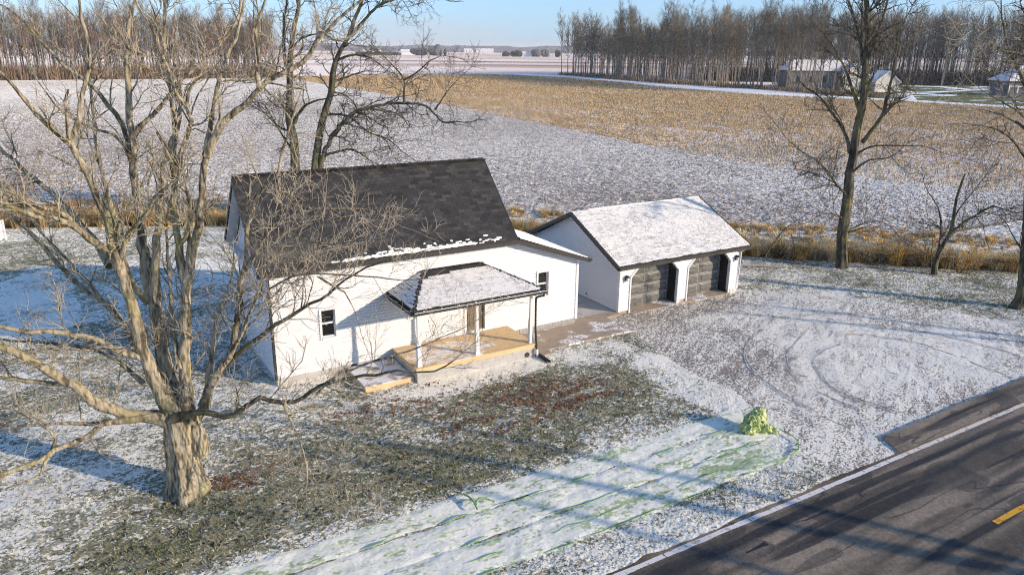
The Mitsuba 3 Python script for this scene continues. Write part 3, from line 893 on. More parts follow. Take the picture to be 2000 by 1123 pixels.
# right wing's low roof, falling to the right
WA, WB = np.array([-3.19, -.4, 4.30]), np.array([.36, -.4, 3.06])
wd = (WB - WA) / np.linalg.norm(WB - WA)
WR = add('roof', prism([WA, WB, WB + [0, 5.3, 0], WA + [0, 5.3, 0]], (0, 0, -.10)), 'm_black', parent=H, label='low lean-to roof on the right wing of the house')
add('snow', prism([WA + [.1, .03, .02], WB + [-.05, .03, .02], WB + [-.05, 5.2, .02], WA + [.1, 5.2, .02]], (0, 0, .035)), 'm_snow', parent=WR)
add('rake_board', prism([WA + [0, -.03, -.2], WB + [0, -.03, -.17], WB + [0, -.03, .012], WA + [0, -.03, .012]], (0, .03, 0)), 'm_dark_metal', parent=H)
add('gutter', prism([WB + [-.02, -.05, -.16], WB + [.13, -.05, -.14], WB + [.15, -.05, -.02], WB + [-.02, -.05, 0]], (0, 5.3, 0)), 'm_dark_metal', parent=H)
add('soffit', prism([WA + [0, .005, -.17], WB + [-.02, .005, -.155], WB + [-.02, .38, -.155], WA + [0, .38, -.17]], (0, 0, .03)), 'm_soffit', parent=H)

window(H, -11.18, -10.67, 1.50, 2.53, label='small double hung window left of the porch')
window(H, -1.98, -1.46, 1.61, 2.64, label='small double hung window right of the porch')
wn = window(H, -7.80, -6.20, 1.70, 2.48, rail=False, label='wide window under the porch roof')
add('mullion', cat([box(-7.47, -7.36, -.03, .09, 1.70, 2.48), box(-6.62, -6.51, -.03, .09, 1.70, 2.48)]), 'm_trim', parent=wn)
# front door
D = add('door', box(-5.32, -4.53, .06, .11, .66, 2.58), 'm_house_door', parent=H, label='brown front door on the porch')
add('casing', cat([box(-5.45, -5.33, -.062, .11, .62, 2.7), box(-4.52, -4.40, -.062, .11, .62, 2.7), box(-5.33, -4.52, -.062, .11, 2.59, 2.7), box(-5.33, -4.52, -.06, .11, .6, .655)]), 'm_trim', parent=D)
for (a, b) in ((-5.24, -4.96), (-4.89, -4.61)):
    for (c_, d_) in ((.78, 1.38), (1.5, 2.42)):
        add('panel', cat([box(a, b, .045, .06, c_, c_ + .03), box(a, b, .045, .06, d_ - .03, d_), box(a, a + .03, .045, .06, c_ + .03, d_ - .03), box(b - .03, b, .045, .06, c_ + .03, d_ - .03), box(a + .07, b - .07, .04, .06, c_ + .07, d_ - .07)]), 'm_house_door', parent=D)
add('handle', cat([trimesh.creation.cylinder(.012, .14, transform=trimesh.transformations.translation_matrix((-4.6, .03, 1.42))), box(-4.63, -4.57, .035, .06, 1.36, 1.48)]), 'm_dark_metal', parent=D)
add('porch_light', cat([box(-5.78, -5.7, -.10, -.02, 2.12, 2.3), box(-5.8, -5.68, -.12, -.0, 2.3, 2.32)]), 'm_dark_metal', parent=H)

# porch deck on its block base
DX0, DX1, DY, DZ = -8.52, -3.48, -2.27, .58
PB = add('porch_base', cat([box(DX0 + .04, DX1 - .04, DY + .06, DY + .22, -.4, .40), box(DX0 + .04, DX0 + .2, DY + .22, -.03, -.4, .40), box(DX1 - .2, DX1 - .04, DY + .22, -.03, -.4, .40)]), 'm_concrete', parent=H, label='pale concrete base wall under the porch deck')
r = np.random.default_rng(9)
for k in range(13):
    x = DX0 + .05 + k * .378
    for row, (z0, z1) in enumerate(((-.1, .195), (.2, .396))):
        xo = x - (.19 if row else 0)
        a, b = max(xo, DX0 + .045), min(xo + .372, DX1 - .045)
        if b - a > .05: add('block', box(a, b, DY + .045 - r.uniform(0, .006), DY + .06, z0, z1), 'm_concrete', parent=PB)
DK = add('deck', cat([box(DX0, DX1, DY, DY + .04, .40, DZ - .03), box(DX0, DX0 + .04, DY + .04, -.04, .40, DZ - .03), box(DX1 - .04, DX1, DY + .04, -.04, .40, DZ - .03)]), 'm_wood', parent=H, label='new pine porch deck with frost on its front boards')
y = DY - .02
k = 0
while y < -.06:
    for (a, b) in (((DX0 - .015, -5.4), (-5.396, DX1 + .015)) if k % 2 else ((DX0 - .015, -6.6), (-6.596, DX1 + .015))):
        add('deck_board', box(a, b, y, min(y + .132, -.034), DZ - .028, DZ + r.uniform(-.002, .003)), 'm_wood', parent=DK)
    y += .140
    k += 1
# posts
for k, px in enumerate((-8.33, -5.97, -3.61)):
    py = -2.09
    z0 = DZ + .004
    p = [(.072, 0), (.072, .9), (.05, 1.0), (.044, 1.9), (.06, 1.98), (.06, 2.08)]
    Vp = []
    for rad, hz in p:
        Vp += [(px + sx * rad, py + sy * rad, z0 + hz) for sx, sy in ((-1, -1), (1, -1), (1, 1), (-1, 1))]
    F = []
    for s_ in range(len(p) - 1):
        for t_ in range(4):
            a, b = s_ * 4 + t_, s_ * 4 + (t_ + 1) % 4
            F += [(a, b, b + 4), (a, b + 4, a + 4)]
    add('porch_post', cat([soup(Vp, F), box(px - .095, px + .095, py - .095, py + .095, z0, z0 + .05)]), 'm_trim', parent=H)
# porch roof: hip against the wall
PX0, PX1, PY, PZ, QX0, QX1, QZ = -8.66, -3.27, -2.5, 2.82, -7.17, -4.80, 3.50
apex = np.array
c00, c10, c01, c11 = apex([PX0, PY, PZ]), apex([PX1, PY, PZ]), apex([PX0, -.03, PZ]), apex([PX1, -.03, PZ])
q0, q1 = apex([QX0, -.03, QZ]), apex([QX1, -.03, QZ])
V = [c00, c10, q1, q0, c01, c11]
low = [p - [0, 0, .10] for p in (c00, c10, c11, c01)]
PR = add('porch_roof', soup(V + low, [(0, 1, 2), (0, 2, 3), (0, 3, 4), (1, 5, 2), (6, 8, 7), (6, 9, 8), (6, 7, 1), (6, 1, 0), (7, 8, 5), (7, 5, 1), (9, 6, 0), (9, 0, 4), (4, 3, 2), (4, 2, 5), (4, 5, 8), (4, 8, 9)]), 'm_black', parent=H, label='hipped shingle roof over the porch under patchy snow')


def hip_face(O, U, apexes, seed, barefn, limit):
    """O eave corner, U along the eave, apexes: the other corners in order."""
    O, U = np.asarray(O, float), np.asarray(U, float)
    n = np.cross(U, np.asarray(apexes[1]) - O)
    n /= np.linalg.norm(n)
    if n[2] < 0: n = -n
    Vd = np.cross(n, U)
    pts = [((np.asarray(p) - O) @ U, (np.asarray(p) - O) @ Vd) for p in [O] + list(apexes)]
    face = sg.Polygon(pts)
    shingles(PR, O, U, Vd, face, w=.30, e=.14, limit=limit, seed=seed)
    return O, U, Vd, face


fa = hip_face(c00, (1, 0, 0), [c10, q1, q0], 31, None, 220)
fb = hip_face(c01, (0, -1, 0), [c00, q0], 32, None, 60)
fc = hip_face(c10, (0, 1, 0), [c11, q1], 33, None, 20)
topv = fa[3].bounds[3]
snowf = fa[3].buffer(-.06).intersection(sg.Polygon([(0, 0), (5.5, 0), (5.5, topv * .87), (3.4, topv * .84), (2.9, topv * .86), (2.2, topv * .80), (1.6, topv * .79), (1.4, topv * .76), (0, topv * .7)]))
snow_rows(PR, *fa[:3], snowf, seed=41, bare=lambda u, v: .22, cell=.06)
snow_rows(PR, *fb[:3], fb[3].buffer(-.05).intersection(sg.box(-1, 0, 9, fb[3].bounds[3] * .86)), seed=42, bare=lambda u, v: .4, cell=.06)
snow_rows(PR, *fc[:3], fc[3].buffer(-.08), seed=43, bare=lambda u, v: .2)
ridge_caps(PR, c00, q0, w=.13, seed=4, droop=.045)
ridge_caps(PR, c10, q1, w=.11, seed=5, droop=.045)
ridge_caps(PR, q0, q1, w=.14, side=(0, 1, 0), seed=6, droop=.02)
add('soffit', box(PX0 + .05, PX1 - .05, PY + .05, -.04, PZ - .14, PZ - .105), 'm_soffit', parent=H)
add('porch_beam', cat([box(-8.42, -3.52, -2.16, -2.02, PZ - .26, PZ - .145), box(-8.42, -8.28, -2.02, -.03, PZ - .26, PZ - .145), box(-3.66, -3.52, -2.02, -.03, PZ - .26, PZ - .145)]), 'm_trim', parent=H)
GT = add('gutter', cat([box(PX0 - .02, PX1 + .06, PY - .11, PY - .005, PZ - .13, PZ - .115), box(PX0 - .02, PX1 + .06, PY - .12, PY - .108, PZ - .13, PZ - .01), box(PX0 - .02, PX1 + .06, PY - .004, PY + .01, PZ - .13, PZ - .012), box(PX0 - .03, PX0 - .018, PY - .12, PY, PZ - .13, PZ - .01), box(PX1 + .055, PX1 + .067, PY - .12, PY, PZ - .13, PZ - .01)]), 'm_dark_metal', parent=H, label='dark gutter along the front of the porch roof')
for k in range(8):
    x = PX0 + .35 + k * .68
    add('bracket', box(x, x + .03, PY - .118, PY + .02, PZ - .012, PZ + .004), 'm_trim', parent=GT)
add('gutter_lip', box(PX0 - .02, PX1 + .06, PY - .128, PY - .121, PZ - .03, PZ - .008), 'm_soffit', parent=GT)
add('gutter', cat([box(PX0 - .11, PX0 - .03, PY, -.05, PZ - .13, PZ - .115), box(PX0 - .12, PX0 - .108, PY, -.05, PZ - .13, PZ - .01)]), 'm_dark_metal', parent=H)
DS = tubes([(np.array([(-3.33, -2.56, 2.70), (-3.33, -2.55, 2.60), (-3.40, -2.3, 2.50), (-3.46, -2.22, 2.44), (-3.46, -2.2, 2.36), (-3.46, -2.21, 1.2), (-3.45, -2.29, .5), (-3.45, -2.31, .04)]), .042, .042, 8)])
add('downspout', soup(*DS), 'm_dark_metal', parent=H, smooth=40, label='dark downspout beside the right porch post')
add('downspout', soup(*tubes([(np.array([(-3.45, -2.325, .36), (-3.45, -2.33, .2), (-3.44, -2.38, .06)]), .055, .055, 8)])), 'm_trim', parent=H, smooth=40, label='white foot of the downspout')
add('drain_cover', cat([trimesh.creation.cylinder(.10, .04, sections=20, transform=trimesh.transformations.translation_matrix((-3.84, DY + .03, .16)) @ trimesh.transformations.rotation_matrix(math.pi / 2, (1, 0, 0)))]), 'm_dark_metal', parent=H)
k = add('splash_pipe', soup(*tubes([(np.array([(-3.36, -2.32, .10), (-3.35, -2.55, .10), (-3.34, -3.05, .06)]), .075, .075, 10)])), 'm_black', label='black drain pipe lying on the ground beside the porch corner', cat='drain pipe', smooth=40)

# low platform left of the porch
P0 = add('wooden_platform', cat([box(-10.35, -8.52, -2.02, -1.98, -.1, .17), box(-10.35, -10.31, -1.98, -.06, -.1, .17), box(-8.66, -8.53, -1.98, -.3, -.1, .17)]), 'm_wood', label='low pine platform step with frosted boards left of the porch', cat='platform')
y = -2.04
while y < -.15:
    add('deck_board', box(-10.37, -8.53, y, y + .133, .17, .198), 'm_plank', parent=P0)
    y += .14

# ------------------------------------------------------------------ walkway and passage slabs
r = np.random.default_rng(12)
WK = add('walkway', box(-3.42, 1.7, -1.93, -.03, -.3, .055), 'm_walk', kind='structure', label='tan concrete walkway between the porch and the driveway')
add('slab', box(.10, 2.56, -.026, .50, -.3, .058), 'm_walk', parent=WK)
add('slab', box(-3.44, -2.7, -2.35, -1.935, -.3, .05), 'm_walk', parent=WK)
add('slab', box(.10, 2.56, .505, 8, -.3, .056), 'm_concrete', parent=WK)

# ------------------------------------------------------------------ the garage
G = thing('garage', 'white two door garage with snow covered roof and weathered dark doors', 'garage')
gx0, gx1, gy0, gy1, gez, grz, gry = 2.58, 10.19, .21, 7.17, 2.33, 4.10, 3.69
zb = .06


def arch(x0, x1, top, c=.40, cz=.42, bottom=-.4):
    return sg.Polygon([(x0, bottom), (x1, bottom), (x1, top - cz), (x1 - c, top), (x0 + c, top), (x0, top - cz)])


DO = [(3.23, 6.10, 2.03), (6.76, 9.54, 2.03)]
gfront = sg.Polygon([(gx0, zb), (gx1, zb), (gx1, 2.3), (gx0, 2.3)]).difference(shapely.union_all([arch(*d) for d in DO]))
W = newkey(G + '__wall')
sol = [trimesh.creation.extrude_polygon(g, .10, engine='earcut') for g in getattr(gfront, 'geoms', [gfront])]
m = cat(sol)
vv = np.array(m.vertices)
scene[W] = mikit.ply(soup(np.c_[vv[:, 0], gy0 + .105 - vv[:, 2], vv[:, 1]], m.faces), 'm_siding')
siding(W, gfront, (0, gy0, 0), (1, 0, 0), (0, -1, 0))
ggab = sg.Polygon([(-gy1, zb), (-gy0, zb), (-gy0, gez - .03), (-gry, grz - .1), (-gy1, gez - .03)])
W2 = newkey(G + '__wall')
v, f = trimesh.creation.triangulate_polygon(ggab, engine='earcut')
scene[W2] = mikit.ply(soup(np.c_[0 * v[:, 0] + gx0 + .012, -v[:, 0], v[:, 1]], f), 'm_siding')
siding(W2, ggab, (gx0, 0, 0), (0, -1, 0), (-1, 0, 0))
add('wall', cat([box(gx0 + .02, gx1, gy1 - .05, gy1, -.3, gez), prism([(gx1 - .05, gy0 + .1, -.3), (gx1 - .05, gy1, -.3), (gx1 - .05, gy1, gez), (gx1 - .05, gry, grz - .1), (gx1 - .05, gy0 + .1, gez)], (.05, 0, 0))]), 'm_siding', parent=G)
add('corner_trim', cat([box(gx0 - .03, gx0 + .07, gy0 - .052, gy0, zb, 2.3), box(gx0 - .052, gx0, gy0, gy0 + .07, zb, 2.3)]), 'm_trim', parent=G)
add('corner_trim', cat([box(gx1 - .07, gx1 + .03, gy0 - .052, gy0, zb, 2.3), box(gx1, gx1 + .03, gy0, gy0 + .07, zb, 2.3)]), 'm_trim', parent=G)
add('foundation', cat([box(gx0 + .01, 3.2, gy0 + .005, gy0 + .25, -.5, zb), box(6.13, 6.73, gy0 + .005, gy0 + .25, -.5, zb), box(9.57, gx1 - .01, gy0 + .005, gy0 + .25, -.5, zb), box(3.2, 9.6, gy0 - .16, gy0 + 1.2, -.5, -.07)]), 'm_walk', parent=G, label='tan concrete footing and door aprons of the garage')
add('foundation', box(gx0 + .005, gx0 + .2, gy0 + .25, gy1, -.5, zb), 'm_black', parent=G)
add('foundation', box(gx0 - .035, gx0 + .004, gy0 + .0, gy1, -.2, .03), 'm_dark_metal', parent=G)
dy = gy0 + .62
for di, (x0, x1, top) in enumerate(DO):
    # white trim round the opening
    outer = arch(x0 - .07, x1 + .07, top + .06, .43, .42, -.10)
    ring = outer.difference(arch(x0, x1, top))
    ms = []
    for g in getattr(ring, 'geoms', [ring]):
        m = trimesh.creation.extrude_polygon(g, .065, engine='earcut')
        vv = np.array(m.vertices)
        ms.append(soup(np.c_[vv[:, 0], gy0 - vv[:, 2], vv[:, 1]], m.faces))
    add('door_trim', cat(ms), 'm_trim', parent=G)
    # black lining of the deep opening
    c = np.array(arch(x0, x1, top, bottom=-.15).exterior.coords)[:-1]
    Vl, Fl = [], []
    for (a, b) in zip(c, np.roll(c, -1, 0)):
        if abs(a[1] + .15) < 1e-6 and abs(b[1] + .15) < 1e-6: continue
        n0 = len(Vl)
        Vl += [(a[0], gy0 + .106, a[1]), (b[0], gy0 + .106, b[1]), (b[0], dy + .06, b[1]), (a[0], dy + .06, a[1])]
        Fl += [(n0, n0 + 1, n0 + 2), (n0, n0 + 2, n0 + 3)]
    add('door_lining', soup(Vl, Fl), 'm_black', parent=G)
    DR = add('door', box(x0 + .002, x1 - .002, dy, dy + .05, -.06, top - .002), 'm_garage_door', parent=G, label=('left' if di == 0 else 'right') + ' garage door of weathered dark panels')
    hh = (top + .02) / 4
    for row in range(4):
        z0 = -.05 + row * hh
        add('rail', box(x0 + .004, x1 - .004, dy - .014, dy - .001, z0 + hh - .03, z0 + hh - .008), 'm_door_line', parent=DR)
        for col in range(2):
            w_ = (x1 - x0) / 2
            a, b = x0 + col * w_ + .12, x0 + (col + 1) * w_ - .12
            c0, c1 = z0 + .09, z0 + hh - .10
            V = [(a, dy - .001, c0), (b, dy - .001, c0), (b, dy - .001, c1), (a, dy - .001, c1), (a + .05, dy - .03, c0 + .05), (b - .05, dy - .03, c0 + .05), (b - .05, dy - .03, c1 - .05), (a + .05, dy - .03, c1 - .05)]
            add('panel', soup(V, [(4, 5, 6), (4, 6, 7), (0, 1, 5), (0, 5, 4), (1, 2, 6), (1, 6, 5), (2, 3, 7), (2, 7, 6), (3, 0, 4), (3, 4, 7)]), 'm_garage_door', parent=DR)
            add('panel_moulding', cat([box(a - .03, b + .03, dy - .012, dy - .001, c1 + .008, c1 + .026), box(b + .008, b + .026, dy - .012, dy - .001, c0, c1)]), 'm_door_line', parent=DR)
# garage roof
gey = -.13
ge0, ge1 = gx0 - .38, gx1 + .38
s2 = np.array([0, gry - gey, grz - gez])
SL2 = np.linalg.norm(s2)
VD2 = s2 / SL2
GR = add('roof', cat([prism([(ge0, gey, gez), (ge1, gey, gez), (ge1, gry, grz), (ge0, gry, grz)], (0, 0, -.12)), prism([(ge0, gry + .002, grz), (ge1, gry + .002, grz), (ge1, 2 * gry - gey, gez), (ge0, 2 * gry - gey, gez)], (0, 0, -.12))]), 'm_black', parent=G, label='snow covered shingle roof of the garage')
gface = sg.box(0, 0, ge1 - ge0, SL2)
shingles(GR, (ge0, gey, gez), (1, 0, 0), VD2, gface, w=.31, e=.14, seed=51)
snow_rows(GR, (ge0, gey, gez), (1, 0, 0), VD2, sg.box(.05, .03, ge1 - ge0 - .04, SL2 - .02), w=.31, e=.14, seed=52, bare=lambda u, v: float(np.clip(.46 - .06 * u + .05 * (2 - v), .04, .5)), cell=.08)
add('snow', prism([(ge0 + 1.1, gry, grz + .02), (ge1 - .05, gry, grz + .02), (ge1 - .05, gry + 3.6, gez + .09), (ge0 + 1.1, gry + 3.6, gez + .09)], (0, 0, .05)), 'm_snow', parent=GR)
for s_, xx in ((-1, ge0), (1, ge1)):
    add('rake_board', cat([prism([(xx, gey, gez - .17), (xx, gey, gez + .015), (xx, gry, grz + .015), (xx, gry, grz - .17)], (s_ * .035, 0, 0)), prism([(xx, gry, grz - .17), (xx, gry, grz + .015), (xx, 2 * gry - gey, gez + .015), (xx, 2 * gry - gey, gez - .17)], (s_ * .035, 0, 0))]), 'm_dark_metal', parent=G)
add('soffit', cat([prism([(ge0 + .03, gey + .02, gez - .14), (ge0 + .03, gry, grz - .14), (gx0, gry, grz - .14), (gx0, gey + .02, gez - .14)], (0, 0, .015)), box(ge0 + .03, ge1 - .03, gey + .015, gy0 - .03, gez - .16, gez - .125)]), 'm_trim', parent=G)
add('fascia', box(ge0 + .005, ge1 - .005, gey - .03, gey + .012, gez - .17, gez - .006), 'm_dark_metal', parent=G)
add('gutter', cat([box(ge0, ge1, gey - .13, gey - .031, gez - .15, gez - .135), box(ge0, ge1, gey - .14, gey - .128, gez - .15, gez - .03)]), 'm_dark_metal', parent=G)
add('downspout', soup(*tubes([(np.array([(gx1 - .0, gey - .05, gez - .14), (gx1 + .0, gy0 - .10, gez - .32), (gx1 + .0, gy0 - .08, gez - .42), (gx1 + .0, gy0 - .08, .0)]), .04, .04, 8)])), 'm_trim', parent=G, smooth=40)
for lx, lz in ((2.92, 1.66), (9.90, 1.72)):
    LT = add('wall_lamp', cat([box(lx - .05, lx + .05, gy0 - .07, gy0 - .04, lz - .12, lz + .12), box(lx - .015, lx + .015, gy0 - .18, gy0 - .07, lz + .09, lz + .12)]), 'm_dark_metal', parent=G)
    add('lamp_cap', trimesh.creation.cone(.11, .10, sections=12, transform=trimesh.transformations.translation_matrix((lx, gy0 - .16, lz + .05))), 'm_dark_metal', parent=LT)
    add('lamp_glass', trimesh.creation.cylinder(.055, .16, sections=12, transform=trimesh.transformations.translation_matrix((lx, gy0 - .16, lz - .04))), 'm_soffit', parent=LT)
    add('mount', box(lx - .14, lx + .14, gy0 - .06, gy0 - .046, lz - .22, lz - .13), 'm_soffit', parent=LT)
add('vent', cat([trimesh.creation.cylinder(.085, .05, sections=16, transform=trimesh.transformations.translation_matrix((gx0 - .05, 2.57, .30)) @ trimesh.transformations.rotation_matrix(math.pi / 2, (0, 1, 0)))]), 'm_soffit', parent=G, label='round vent low on the garage side wall')
add('vent', cat([trimesh.creation.cylinder(.05, .06, sections=16, transform=trimesh.transformations.translation_matrix((gx0 - .055, 2.57, .30)) @ trimesh.transformations.rotation_matrix(math.pi / 2, (0, 1, 0)))]), 'm_black', parent=G)
